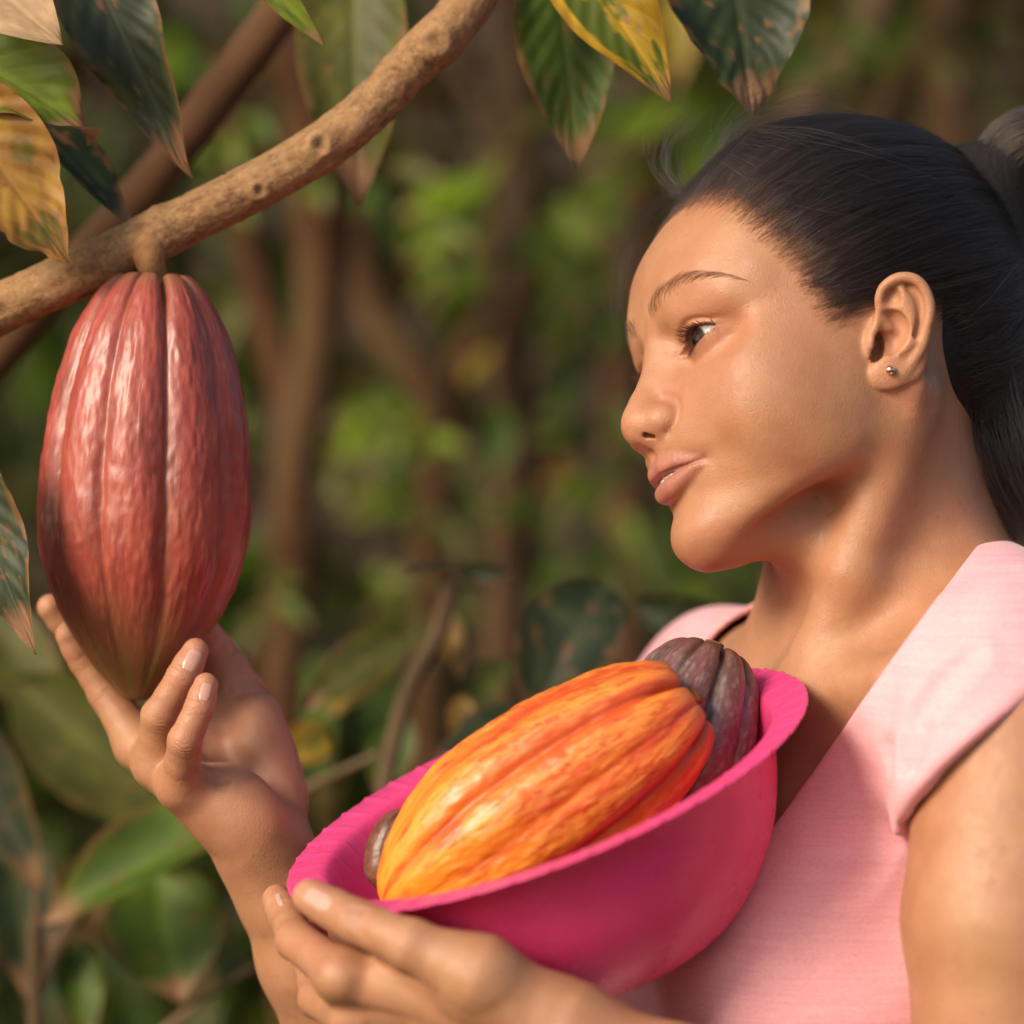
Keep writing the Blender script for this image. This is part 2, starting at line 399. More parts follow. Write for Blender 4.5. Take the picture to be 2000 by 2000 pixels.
def neck(p):
    d = chain(p, NECK, [50, 51, 55, 62], 20)
    # sternomastoid, throat, jaw floor
    d = smin(d, chain(p, [head_out((58, -14, -22)), W(1660, 1120, -48), W(1572, 1330, -38)], [11, 13, 9], 8), 22)
    d = smin(d, chain(p, [head_out((-58, -14, -22)), W(1570, 1330, 6)], [11, 9], 8), 22)
    d = smin(d, chain(p, [head_out((0, 64, -74)), head_out((0, 36, -72)), W(1640, 1160, 4), W(1622, 1330, -6)], [12, 13, 22, 18], 12), 18)
    d = smin(d, chain(p, [W(1588, 1345, -34), W(1740, 1330, -92), SH_L+np.array([-10, 8, 36])], [7, 6, 8], 6), 22)      # collar bones
    d = smin(d, chain(p, [W(1548, 1345, 14), SH_R+np.array([0, -10, 36])], [7, 8], 6), 22)
    return d
# right hand (holding the hanging pod from below): joints as photo pixels + depth
RH = dict(
    index=([(262, 1438, 38), (196, 1322, 54), (142, 1234, 56), (98, 1186, 48)], [10.5, 8.6, 7.8, 6.6]),
    middle=([(268, 1448, 16), (206, 1352, 24), (166, 1288, 24), (136, 1240, 20)], [11, 9.0, 8.2, 7.0]),
    ring=([(304, 1484, -4), (311, 1398, -20), (356, 1322, -24), (382, 1272, -20)], [10.8, 8.6, 7.6, 6.4]),
    little=([(352, 1530, -22), (361, 1446, -42), (389, 1384, -42), (402, 1338, -38)], [10.2, 8.0, 7.0, 5.9]),
    thumb=([(536, 1560, 26), (496, 1400, 46), (442, 1306, 52), (398, 1236, 46)], [16, 14, 11.0, 8.6]))
RW = W(522, 1668, 8)
def finger(p, J, rs):
    "joints with slightly waisted bones between them and a fuller last pad"
    pts, rr = [J[0]], [rs[0]]
    for i in range(3):
        pts += [J[i]*.5+J[i+1]*.5, J[i+1]]; rr += [(rs[i]+rs[i+1])/2*(.945 if i < 2 else 1.03), rs[i+1]]
    return chain(p, pts, rr, 1.5)
def joint_lines(p, d, hand, w=W):
    for k, (js, rs) in hand.items():
        J = [w(*j) for j in js]
        for i in (1, 2):
            ax = J[i+1]-J[i-1]; ax = (ax/np.linalg.norm(ax)).astype(F); q = p-J[i].astype(F); m = (q*q).sum(1) < (rs[i]+5)**2
            if m.any():
                s = q[m]@ax; wv = np.sin(np.arctan2(q[m][:, 0], q[m][:, 2])*3+i)*F(.5)
                for o, a in ((-2.6, .28), (-.9, .42), (.9, .42), (2.6, .28)): d[m] += F(a)*np.exp(-((s-F(o)-wv)/F(.55))**2)
                d[m] -= F(.35)*np.exp(-(s/F(4.5))**2)
    return d
def hand_r(p):
    d = None
    for k, (js, rs) in RH.items():
        c = finger(p, [W(*j) for j in js], rs)
        d = c if d is None else smin(d, c, 1.0)
    palm = chain(p, [W(272, 1452, 30), W(512, 1618, 26)], [10.5, 17], 4)
    palm = smin(palm, chain(p, [W(280, 1462, 14), W(505, 1628, 14)], [11, 17], 4), 14)
    palm = smin(palm, chain(p, [W(312, 1498, -4), W(498, 1632, 2)], [11, 17], 4), 14)
    palm = smin(palm, chain(p, [W(360, 1540, -18), W(490, 1634, -4)], [11, 17], 4), 14)
    palm = smin(palm, ell(p, W(470, 1578, -10), (17, 15, 24), rot_axis(-38)), 10)          # little-finger pad
    palm = smin(palm, chain(p, [W(490, 1400, 46), W(410, 1420, 44), W(300, 1440, 38)], [10, 10, 10], 4), 10)
    palm = smin(palm, chain(p, [W(500, 1470, 38), W(410, 1480, 34), W(320, 1480, 26)], [12, 11, 10], 4), 10)
    d = smin(d, palm, 9)
    d = smin(d, ell(p, W(528, 1510, 34), (12, 15, 32), rot_axis(-14)), 12)                 # thumb pad
    d = smin(d, chain(p, [W(515, 1650, 10), RW], [20, 21], 4), 12)
    d = joint_lines(p, d, RH)
    # creases of the palm edge below the little finger
    for i, (a, b) in enumerate([((372, 1500, -36), (402, 1512, -24)), ((388, 1516, -36), (424, 1520, -22)), ((404, 1534, -36), (440, 1532, -22)), ((378, 1486, -30), (404, 1488, -22))]):
        c = seg(p, W(*a), W(*b), 2.0, 2.0); d = d+F(.75)*np.exp(-np.maximum(c, 0)**2/F(2.2))
    c = chain(p, [W(418, 1462, 20), W(470, 1500, 12), W(556, 1540, 6)], [5, 6, 4], 2); d = d+F(1.6)*np.exp(-np.maximum(c, 0)**2/F(14))
    for a, b in [((455, 1345, 36), (512, 1338, 44)), ((412, 1282, 44), (446, 1262, 44))]:
        c = seg(p, W(*a), W(*b), 4, 4); d = d+F(.9)*np.exp(-np.maximum(c, 0)**2/F(2.5))
    return d
def rot_axis(deg):
    a = math.radians(deg); return np.array([[math.cos(a), 0, math.sin(a)], [0, 1, 0], [-math.sin(a), 0, math.cos(a)]])
def fore_r(p):
    return chain(p, [RW, W(552, 1740, 12), W(612, 1870, 22), W(690, 2030, 42), W(900, 2440, 115)], [21, 22, 26.5, 32, 36], 10)
# left hand (gripping the rim of the bowl)
def WL(px, py, y): return W(px, py, y-18)
LH = dict(
    thumb=([(935, 1906, -170), (806, 1846, -166), (698, 1800, -152), (606, 1752, -128)], [15.5, 11.4, 9.6, 8.0]),
    index=([(668, 1905, -142), (578, 1836, -100), (560, 1790, -76), (541, 1756, -60)], [11.2, 9.2, 8.0, 6.8]),
    middle=([(694, 1990, -130), (622, 1950, -84), (610, 1880, -60), (612, 1830, -44)], [11.2, 9.2, 8.2, 7]),
    ring=([(744, 2066, -122), (670, 2030, -74), (660, 1970, -44), (668, 1920, -30)], [10.8, 8.8, 7.8, 6.8]),
    little=([(804, 2130, -118), (740, 2100, -74), (725, 2060, -48), (728, 2020, -36)], [10, 8, 7, 6]))
LW = WL(1118, 2032, -162)
def hand_l(p):
    d = None
    for k, (js, rs) in LH.items():
        c = finger(p, [WL(*j) for j in js], rs)
        d = c if d is None else smin(d, c, 3.0)
    palm = chain(p, [WL(672, 1910, -140), WL(1068, 1996, -164)], [11, 16], 4)
    palm = smin(palm, chain(p, [WL(698, 1992, -128), WL(1080, 2022, -160)], [11, 16], 4), 12)
    palm = smin(palm, chain(p, [WL(748, 2066, -120), WL(1092, 2050, -154)], [11, 16], 4), 12)
    palm = smin(palm, chain(p, [WL(806, 2128, -116), WL(1104, 2076, -148)], [10, 16], 4), 12)
    palm = smin(palm, ell(p, WL(860, 1902, -150), (24, 9, 14), rot_axis(22)), 14)             # web of the thumb
    d = smin(d, palm, 9)
    d = smin(d, chain(p, [WL(940, 1908, -168), WL(1076, 1992, -162)], [15, 17], 4), 14)
    d = smin(d, chain(p, [WL(1090, 2020, -160), LW], [18, 21], 4), 12)
    d = joint_lines(p, d, LH, WL)
    # knuckles and tendons
    for q in [(660, 1908, -150), (684, 1988, -138)]:
        d = smin(d, ball(p, WL(*q), 7.5), 7)
    for a, b in [((684, 1920, -152), (1000, 1990, -174)), ((712, 1996, -140), (1020, 2020, -172))]:
        d = d-F(.7)*np.exp(-np.maximum(seg(p, WL(*a), WL(*b), 6, 8), 0)**2/F(8))
    # joint creases on the back of the thumb
    for k in range(4):
        x = 688+k*11; c = seg(p, WL(x-6, 1776+k*4, -160), WL(x-14, 1816+k*4, -166), 2, 2); d = d+F(.45)*np.exp(-np.maximum(c, 0)**2/F(1.2))
    return d
def fore_l(p):
    return chain(p, [LW, WL(1330, 2130, -164), WL(1600, 2290, -160), W(1972, 2470, -150)], [21, 26, 33, 36], 10)
def group(fn, lo, hi):
    lo, hi = np.asarray(lo, F), np.asarray(hi, F); c = (lo+hi)/2; e = (hi-lo)/2
    def g(p):
        q = np.maximum(np.abs(p-c)-e, 0); far = np.sqrt((q*q).sum(1)); m = far < 22
        out = far+F(20)
        if m.any(): out[m] = fn(p[m])
        return out
    return g
g_head = group(lambda p: head(head_in(p))*F(HS), (38, -100, -48), (300, 110, 200))
g_hr = group(hand_r, (-250, -75, -185), (-85, 90, -25))
g_hl = group(hand_l, (-150, -230, -310), (40, -20, -150))
g_neck = group(neck, (40, -150, -150), (300, 230, 80))
def body(p):
    d = smax(torso(p), F(-240)-p[:, 2], 10)
    d = smin(d, arm_l(p), 12); d = smin(d, arm_r(p), 12)
    f = fore_r(p); d = smin(d, f, 10); d = smin(d, fore_l(p), 10)
    d = smin(d, g_neck(p), 30)
    d = smin(d, g_head(p), 15)
    d = smin(d, g_hr(p), 10); d = smin(d, g_hl(p), 10)
    return smax(d, F(-470)-p[:, 2], 20)
NECK_N = np.cross(W(1890, 1092, -30)-W(1528, 1590, -70), np.array([.25, 1, .1])); NECK_N = NECK_N/np.linalg.norm(NECK_N); NECK_N = NECK_N*np.sign(NECK_N[0])
def shirt(p, folds=True, raw=False):
    td = torso(p, 4.5); z = p[:, 2]
    sl = chain(p, [SH_L+np.array([-14, 6, 0]), W(1976, 1560, -134), W(1966, 1800, -142)], [51, 47.6, 46.4], 8)
    sr = chain(p, [SH_R, W(1240, 1560, 175)], [50, 46], 8)
    hem = (p-W(1800, 1562, -125).astype(F))@HEM_N.astype(F); hem2 = (p-(SH_R+np.array([-70, 20, -75])).astype(F))@np.array([-.5, .45, -.74], F)
    d = smin(td, smax(sl, hem, 7), 26); d = smin(d, smax(sr, hem2, 2.5), 44)
    d = smin(d, smax(neck(p)-F(3.5), z+F(40), 20), 36)
    if folds:
        for pts, amp, wd in FOLDS:
            c = chain(p, pts, [1]*len(pts), 1); d = d+F(amp)*np.exp(-np.maximum(c, 0)**2/F(wd*wd))-F(amp*.45)*np.exp(-(c-F(wd*2.0))**2/F(wd*wd))*(np.abs(c) < wd*6)
    if raw: return d
    q = (p-np.array([T_M[0], T_M[1], 0], F)); l = q@T_L.astype(F); f = q@T_F.astype(F)
    sh = np.abs(d)-F(1.5)
    front = 1/(1+np.exp(-np.clip((f+18)/12, -30, 30)))
    bot = (F(-62)-F(135)*front-z).astype(F)
    cut = smax((p-W(1890, 1092, -30).astype(F))@NECK_N.astype(F), -(l+F(88)), 30)
    cut = smax(cut, bot, 50)
    sh = smax(sh, -cut, 1.0)
    return smax(sh, F(-440)-z, 1.0)
HEM_N = np.array([.60, -.30, -.74]); HEM_N = HEM_N/np.linalg.norm(HEM_N)
def trace(pts_px, f=body, start=1150, n=90):
    "photo pixels -> first point on the surface f along the camera ray (mm)"
    a = np.asarray(pts_px, float); d = np.stack([(a[:, 0]-1000)*.25/1500, np.ones(len(a)), (1000-a[:, 1])*.25/1500], 1); d /= np.linalg.norm(d, axis=1)[:, None]
    o_ = np.array([0, -1500., 0]); t = np.full(len(a), float(start))
    for _ in range(n): t = t+np.clip(f((o_+d*t[:, None]).astype(F)), -6, 25)*.8
    return o_+d*t[:, None]
FOLDS = [(trace(q, lambda p: shirt(p, False, True)), amp, wd) for q, amp, wd in [
    ([(1796, 1560), (1780, 1490), (1798, 1410), (1846, 1335), (1896, 1288)], 2.4, 4.5), ([(1794, 1556), (1792, 1500), (1820, 1440)], 1.8, 3.5), ([(1780, 1585), (1752, 1530), (1745, 1470)], 2.0, 5),
    ([(1775, 1620), (1700, 1600), (1620, 1610)], 1.4, 7), ([(1745, 1660), (1690, 1690), (1640, 1700)], 1.5, 9), ([(1760, 1760), (1690, 1820), (1600, 1850)], 1.6, 12), ([(1700, 1250), (1740, 1330), (1740, 1430)], 1.0, 8),
    ([(1900, 1150), (1880, 1210), (1850, 1260)], .9, 7), ([(1740, 1880), (1640, 1930), (1500, 1950)], 1.4, 12)]]
import time
_t = time.time()
H_BODY = 1.5
bv, bq = surface(body, (-260, -245, -480), (345, 250, 215), H_BODY)

def quads_mesh(v, q):
    me = bpy.data.meshes.new('body'); n = len(q)
    me.vertices.add(len(v)); me.vertices.foreach_set('co', v.astype(np.float32).ravel()); me.loops.add(n*4); me.loops.foreach_set('vertex_index', q.astype(np.int32).ravel()); me.polygons.add(n); me.polygons.foreach_set('loop_start', np.arange(0, n*4, 4, dtype=np.int32)); me.update(calc_edges=True); return me
def refine(me, f, where, h):
    "split the faces for which where(centre) holds, then pull the points there onto f = 0"
    n = len(me.polygons); cen = np.empty(n*3, np.float32); me.polygons.foreach_get('center', cen); sel = where(cen.reshape(-1, 3))
    bm = bmesh.new(); bm.from_mesh(me); bm.faces.ensure_lookup_table(); ed = set()
    for i in np.nonzero(sel)[0]: ed.update(bm.faces[i].edges)
    bmesh.ops.subdivide_edges(bm, edges=list(ed), cuts=1, use_grid_fill=True); bm.to_mesh(me); bm.free()
    co = np.empty(len(me.vertices)*3, np.float32); me.vertices.foreach_get('co', co); co = co.reshape(-1, 3); new = np.nonzero(where(co))[0]
    for _ in range(2):
        p = co[new]; dv = pe(f, p); g = grad(f, p, h*.25); g2 = np.maximum((g*g).sum(1), .05); co[new] = p-np.clip(dv/g2, -h*.5, h*.5)[:, None]*g
    me.vertices.foreach_set('co', co.ravel()); me.update(); return co
def detail_zone(p):
    c = head_in(p.astype(F)); m = (c[:, 1] > 60) & (np.abs(c[:, 0]) < 50) & (c[:, 0] > -22) & (c[:, 2] > -54) & (c[:, 2] < 30)
    hz = ((p[:, 0] < -85) & (p[:, 2] > -175)) | ((p[:, 0] < 10) & (p[:, 1] < -75))
    return hz | m & (((c[:, 2] > 4) & (np.abs(c[:, 0]-31) < 17)) | ((c[:, 2] < -2) & (c[:, 0] < 30)))
def fine_zone(p):
    c = head_in(p.astype(F)); return (c[:, 1] > 76) & (c[:, 0] > -12) & (c[:, 0] < 30) & (np.abs(c[:, 2]+43) < 5.5)
body_me = quads_mesh(bv, bq); refine(body_me, body, detail_zone, H_BODY); bv = refine(body_me, lambda p: head(head_in(p))*F(HS), fine_zone, H_BODY*.5)
print('body', len(bv), len(bq), time.time()-_t); _t = time.time()
sv, sq = surface(shirt, (0, -215, -450), (345, 300, 25), 1.7)
print('shirt', len(sv), len(sq), time.time()-_t)
# ------------------------------------------------------------------ noise on arrays
def _hash(i, j, k, s): 
    h = (i*374761393+j*668265263+k*2147483647+s*974711) & 0xffffffff
    h = ((h ^ (h >> 13))*1274126177) & 0xffffffff
    return ((h ^ (h >> 16)) & 0xffff)/65535.0
def vnoise(p, seed=0):
    p = np.asarray(p, float); i = np.floor(p).astype(np.int64); f = p-i; f = f*f*(3-2*f); r = 0
    for a in (0, 1):
        for b in (0, 1):
            for c in (0, 1):
                wt = (f[:, 0] if a else 1-f[:, 0])*(f[:, 1] if b else 1-f[:, 1])*(f[:, 2] if c else 1-f[:, 2])
                r = r+wt*_hash(i[:, 0]+a, i[:, 1]+b, i[:, 2]+c, seed)
    return r
def fbm(p, seed=0, oct=3):
    r, a, t = 0, 1, 0
    for o in range(oct): r = r+a*vnoise(np.asarray(p)*2**o, seed+o); t += a; a *= .5
    return r/t
def mixc(c, wt, rgb): wt = np.clip(wt, 0, 1)[:, None]; return c*(1-wt)+np.asarray(rgb)*wt
def grid_faces(nu, nv, wrap=False):
    i, j = np.meshgrid(np.arange(nu-1), np.arange(nv if wrap else nv-1), indexing='ij'); i, j = i.ravel(), j.ravel(); j2 = (j+1) % nv
    return np.stack([i*nv+j, i*nv+j2, (i+1)*nv+j2, (i+1)*nv+j], 1)
def frame(axis, ref=(0, -1, 0)):
    z = Vector(axis).normalized(); r = Vector(ref); x = (r-z*r.dot(z)).normalized(); y = z.cross(x)
    return Matrix((x, y, z)).transposed()
def tube(pts, rad, nv=24, n=6, noise=0, seed=0, cap=True):
    "tapered tube through points (metres); returns verts, faces, (s along, angle)"
    pts = [np.asarray(q, float) for q in pts]; c = cat_rom(pts, n); r = np.interp(np.linspace(0, 1, len(c)), np.linspace(0, 1, len(rad)), rad)
    t = np.gradient(c, axis=0); t /= np.linalg.norm(t, axis=1)[:, None]
    u = np.cross(t[0], (0, 0, 1.) if abs(t[0][2]) < .9 else (1., 0, 0)); U = []
    for k in range(len(c)):
        u = u-t[k]*(u@t[k]); u = u/np.linalg.norm(u); U.append(u)
    U = np.array(U); Vv = np.cross(t, U); a = np.linspace(0, 2*np.pi, nv, endpoint=False)
    dirs = U[:, None]*np.cos(a)[None, :, None]+Vv[:, None]*np.sin(a)[None, :, None]
    rr = np.repeat(r[:, None], nv, 1)
    v = c[:, None]+dirs*rr[..., None]
    if noise:
        k = fbm(v.reshape(-1, 3)/(r.mean()*1.6), seed, 3).reshape(rr.shape)-.5; v = v+dirs*(k*noise*r.mean())[..., None]
    f = grid_faces(len(c), nv, True).tolist(); v = v.reshape(-1, 3)
    if cap:
        v = np.vstack([v, c[0], c[-1]]); m = len(v)
        f += [(i, (i+1) % nv, m-2)[::-1] for i in range(nv)]; b = (len(c)-1)*nv
        f += [(b+i, b+(i+1) % nv, m-1) for i in range(nv)]
    return v, f, c, dirs

# ------------------------------------------------------------------ materials
def skin_material():
    M = Mat('skin'); t = M.obj()
    n1 = M.noise(900, 3, t); n2 = M.noise(60, 4, t); n3 = M.noise(260, 2, t)
    c = M.mix(.30, M.attr('Col'), M.ramp(n2, [(.3, (.31, .115, .055)), (.7, (.52, .27, .15))])); n4 = M.noise(17, 3, t); c = M.mix(M.ramp(n4, [(.45, (0, 0, 0)), (.75, (.35, .35, .35))]), c, (.42, .15, .085))
    c = M.mix(M.ramp(n3, [(.68, (0, 0, 0)), (.76, (.45, .45, .45))]), c, (.27, .11, .055))
    M.l(c, M.b.inputs['Base Color'])
    M.l(M.ramp(n3, [(.3, (.42,)*3), (.7, (.58,)*3)]), M.b.inputs['Roughness']); M.set(Specular_IOR_Level=.5, Subsurface_Weight=.15, Subsurface_Scale=.006)
    M.b.inputs['Subsurface Radius'].default_value = (1, .35, .2)
    vor = M.n('TexVoronoi', Scale=1500); M.l(t, vor.inputs['Vector'])
    nb = M.bump(vor.outputs['Distance'], .24, .0005); nb = M.bump(n1, .30, .0007, nb); nb = M.bump(n3, .10, .0012, nb)
    M.l(nb, M.b.inputs['Normal']); return M.m
def vcol_material(name, rough=.5, spec=.5, coat=0, bump_scale=0, bump=.2, bdist=.001, stretch=None, trans=0, var=0):
    M = Mat(name); t = M.obj(); c = M.attr('Col')
    if var: c = M.mix(var, c, M.ramp(M.noise(220, 5, t), [(.25, (.02, .015, .01)), (.75, (.9, .75, .6))]), 'OVERLAY')
    M.l(c, M.b.inputs['Base Color']); M.set(Roughness=rough, Specular_IOR_Level=spec, Coat_Weight=coat, Coat_Roughness=.25)
    if bump_scale:
        if stretch:
            mp = M.n('Mapping'); mp.inputs['Scale'].default_value = stretch; M.l(t, mp.inputs['Vector']); t = mp.outputs[0]
        M.l(M.bump(M.noise(bump_scale, 5, t), bump, bdist), M.b.inputs['Normal'])
    if trans:
        tr = M.n('BsdfTranslucent'); mx = M.n('MixShader', Fac=trans); out = M.t.nodes['Material Output']
        M.l(c, tr.inputs['Color']); M.l(M.b.outputs[0], mx.inputs[1]); M.l(tr.outputs[0], mx.inputs[2]); M.l(mx.outputs[0], out.inputs['Surface'])
    return M.m
MAT_POD = vcol_material('pod_skin', .42, .5, .16, 420, .35, .0008, (1, 1, .4), var=.08)
MAT_BARK = vcol_material('bark', .85, .25, 0, 700, .5, .001, var=.25)
MAT_LEAF = vcol_material('leaf_blade', .5, .35, 0, 160, .25, .0008, trans=.3)
MAT_LEAF_BG = vcol_material('leaf_blade_behind', .5, .4, 0, trans=.35)

# ------------------------------------------------------------------ cacao pods
POD_PROFILE = np.array([(0, 13), (5, 11.5), (9, 6.5), (12.5, 2), (16, .4), (19.5, 1.6), (23.5, 5), (27.5, 10), (31, 16), (38, 30), (44.5, 52), (49, 76), (51.3, 102), (51.5, 124), (48.5, 144), (41.5, 162), (34, 176), (25.5, 189), (16, 200), (9, 206.5), (4, 209), (0, 209.5)], float)
def pod(name, top, tip, radius, kind, spin=0, nu=150, nv=200, seed=1, ref=(0, -1, 0), amp=1.5, label=None, sub=.8, blunt=1.0):
    top, tip = Vector(top), Vector(tip); ax = tip-top; L = ax.length
    pr = cat_rom(np.c_[POD_PROFILE, np.zeros(len(POD_PROFILE))], 12)[:, :2]
    s = np.r_[0, np.cumsum(np.linalg.norm(np.diff(pr, axis=0), axis=1))]; g = np.linspace(0, s[-1], nu)
    r = np.maximum(np.interp(g, s, pr[:, 0]), 0)/51.5; r = np.where(r > .25, r**blunt, r*(.25**blunt/.25))*radius; z = np.interp(g, s, pr[:, 1])/209.5*L
    a = np.linspace(0, 2*np.pi, nv, endpoint=False); A, Z = np.meshgrid(a, z); Rr = np.repeat(r[:, None], nv, 1)
    tt = Z/L; wob = .10*np.sin(3.1*tt*2+seed)+.06*np.sin(7*tt+seed*2)
    ph = 5*(A+spin+wob*.6)
    fur = -np.exp(-((np.abs(np.sin(ph/2)))/.20)**1.4)*.055                 # five deep furrows
    fur2 = -np.exp(-((np.abs(np.cos(ph/2)))/.14)**1.4)*(.012 if kind == 'orange' else .028)                # five shallow ones between
    rid = np.cos(2*ph)*-.010
    fade = np.clip(tt*9+.55, 0, 1)*np.clip((1-tt)*5, 0, 1)**.7
    top_boost = 1+2.2*np.exp(-(tt/.08)**2)
    d = (fur*top_boost+fur2*top_boost+rid)*fade*amp
    X = np.stack([np.cos(A)*Rr, np.sin(A)*Rr, Z], -1).reshape(-1, 3)
    sp = np.stack([np.cos(A), np.sin(A)], -1).reshape(-1, 2)*7
    q = np.c_[sp*1.3, (Z.ravel()/L)*12]
    wr = (fbm(q*1.25, seed, 3)-.5)*.030+(np.abs(fbm(q*np.array([2.6, 2.6, 1.7]), seed+5, 2)-.5)-.12)*.045
    rr = (1+d.ravel()+wr*fade.ravel()*sub)
    v = X.copy(); v[:, :2] *= rr[:, None]; v[:, 2] += ((-fur/.055)*.85+(-fur2/.028)*.3).ravel()*np.exp(-(tt.ravel()/.075)**2)*.034*L
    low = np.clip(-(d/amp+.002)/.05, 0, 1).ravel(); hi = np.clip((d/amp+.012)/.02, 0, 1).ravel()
    n1 = fbm(q*.9, seed+11, 4); n2 = fbm(q*np.array([4., 4, 2.4]), seed+17, 3); T = tt.ravel()
    n = len(v)
    if kind == 'red':
        c = np.tile((.27, .042, .029), (n, 1)); c = mixc(c, (n1-.42)*3.0, (.34, .066, .044)); c = mixc(c, (.46-n1)*4, (.17, .035, .022))
        c = mixc(c, (n2-.55)*3, (.42, .12, .075)); c = mixc(c, low*.35, (.30, .11, .06)); c = mixc(c, hi*.25, (.42, .085, .055))
        c = mixc(c, np.clip((T-.72)*4.5, 0, .95)*(.40+.9*n1), (.17, .105, .028)); c = mixc(c, np.exp(-(T/.035)**2)*.7, (.24, .11, .05))
    elif kind == 'orange':
        c = np.tile((.60, .095, .012), (n, 1)); c = mixc(c, (T-.42)*2.0*(.45+n1), (.84, .28, .015)); c = mixc(c, (n1-.5)*3.2, (.74, .20, .018)); c = mixc(c, (.47-n1)*4, (.46, .045, .010))
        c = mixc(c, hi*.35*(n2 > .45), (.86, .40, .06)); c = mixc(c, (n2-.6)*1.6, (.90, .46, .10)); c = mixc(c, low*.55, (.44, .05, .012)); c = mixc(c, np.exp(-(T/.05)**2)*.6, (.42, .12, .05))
    elif kind == 'purple':
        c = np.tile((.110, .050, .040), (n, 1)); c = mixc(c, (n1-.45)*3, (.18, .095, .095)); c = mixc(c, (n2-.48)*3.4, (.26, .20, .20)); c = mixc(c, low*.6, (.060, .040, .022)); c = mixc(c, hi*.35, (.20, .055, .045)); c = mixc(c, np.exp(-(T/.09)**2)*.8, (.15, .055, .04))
    else:
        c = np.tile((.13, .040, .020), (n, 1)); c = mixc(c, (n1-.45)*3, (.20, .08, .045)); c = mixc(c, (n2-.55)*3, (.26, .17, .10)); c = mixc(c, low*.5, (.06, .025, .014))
    o = mesh_obj('husk', v, grid_faces(nu, nv, True), MAT_POD); set_color(o.data, 'Col', c)
    root = empty(name, top); M = frame(ax, ref).to_4x4(); root.rotation_euler = M.to_euler(); o.parent = root
    tag(root, label, 'cacao pod'); root['group'] = 'cacao pods'
    return root
pod_red = pod('cacao_pod', P(302, 536, .015), P(268, 1368, .012), .0520, 'red', spin=.33, seed=3, nu=200, nv=280, sub=1.0, label='ripe dark red cacao pod hanging from the branch above the open hand')
sv_, sf_, _, _ = tube([(-.002, .003, -.0185), (.0035, .003, -.0125), (.0045, .002, -.006), (.001, 0, .001), (0, 0, .007), (0, 0, .013)], [.0085, .0088, .0076, .0064, .0062, .0072], 24, 8, .15, 5)
o = mesh_obj('stalk', sv_, sf_, MAT_BARK, pod_red); set_color(o.data, 'Col', np.array((.30, .155, .065))*(.8+.5*fbm(sv_*400, 3)[:, None]))
# bowl
BC = P(1067, 1536, -.080); BR = .128
B_N = Vector((-.352, -.184, .918)).normalized()
def bowl():
    seg_n, rib = 736, 46
    inner = [(0, -95), (20, -95), (44, -94.5), (54, -92), (67, -87), (79, -77), (90, -64), (99.5, -49), (106, -34), (110, -22), (112.5, -13), (115, -6), (117.2, -2.4), (119.6, -.9), (123, -.2), (128, .4), (133, .9), (136.2, 1.2), (137.2, 1.0)]
    outer = [(137.0, .2), (134.4, -.3), (131, -.6), (126, -1.4), (121.8, -2.6), (119.4, -4.4), (117.2, -8), (114.5, -15), (112.2, -24), (108.2, -36), (101.7, -51), (92, -66), (81, -79), (69, -89), (56, -94.8), (44, -97.5), (20, -97.5), (0, -97.5)]
    a_ = cat_rom([(r, 0, z) for r, z in inner], 3)[:, [0, 2]]; b_ = cat_rom([(r, 0, z) for r, z in outer], 3)[:, [0, 2]]
    pr = np.vstack([a_, b_])*.933*.001; isin = np.r_[np.ones(len(a_)), np.zeros(len(b_))]
    a = np.linspace(0, 2*np.pi, seg_n, endpoint=False); saw = (a*rib/(2*np.pi)) % 1
    crest = np.exp(-((saw-.5)/.065)**2)-.25*np.exp(-((saw-.78)/.12)**2)
    wv = np.exp(-((pr[:, 0]-.119)/.013)**2)*isin*np.where(pr[:, 1] > -.03, 1, 0)+.9*np.clip((pr[:, 0]-.117)/.006, 0, 1)*.8
    wv = np.maximum(wv, isin*np.clip((pr[:, 1]+.034)/.03, 0, 1)*.8*(pr[:, 0] < .121))
    zz = pr[:, 1][:, None]+crest[None]*wv[:, None]*.00055*(pr[:, 0] > .112)[:, None]
    rr = pr[:, 0][:, None]-crest[None]*wv[:, None]*.00022*(pr[:, 0] <= .119)[:, None]*isin[:, None]
    v = np.stack([rr*np.cos(a), rr*np.sin(a), zz], -1).reshape(-1, 3)
    M = Mat('pink_plastic'); t = M.obj()
    M.l(M.mix(.25, (.74, .058, .205), M.ramp(M.noise(9, 3, t), [(.3, (.66, .045, .15)), (.7, (.80, .075, .25))])), M.b.inputs['Base Color'])
    M.set(Roughness=.27, Specular_IOR_Level=.5, Subsurface_Weight=.25, Subsurface_Scale=.01); M.b.inputs['Subsurface Radius'].default_value = (1, .25, .5)
    M.l(M.ramp(M.noise(35, 4, t), [(.3, (.22,)*3), (.75, (.40,)*3)]), M.b.inputs['Roughness'])
    M.l(M.bump(M.noise(140, 3, t), .05, .001), M.b.inputs['Normal'])
    o = mesh_obj('bowl', v, grid_faces(len(pr), seg_n, True), M.m)
    o.location = BC; o.rotation_euler = frame(B_N, (0, -1, 0)).to_euler()
    tag(o, 'bright pink plastic bowl with a ribbed rim, held against the chest', 'bowl'); return o
bowl_o = bowl()
pod_or = pod('cacao_pod', P(1352, 1362, -.092), P(752, 1775, -.100), .0428, 'orange', spin=.72, seed=9, nu=190, nv=240, amp=1.6, blunt=.80, label='big orange cacao pod lying across the top of the pink bowl', sub=1.0)
pod_pu = pod('cacao_pod', P(1392, 1268, -.046), P(1262, 1640, -.072), .0350, 'purple', spin=.2, seed=21, nu=140, nv=200, amp=2.2, blunt=.8, label='dull purple brown cacao pod standing in the bowl behind the orange pod')
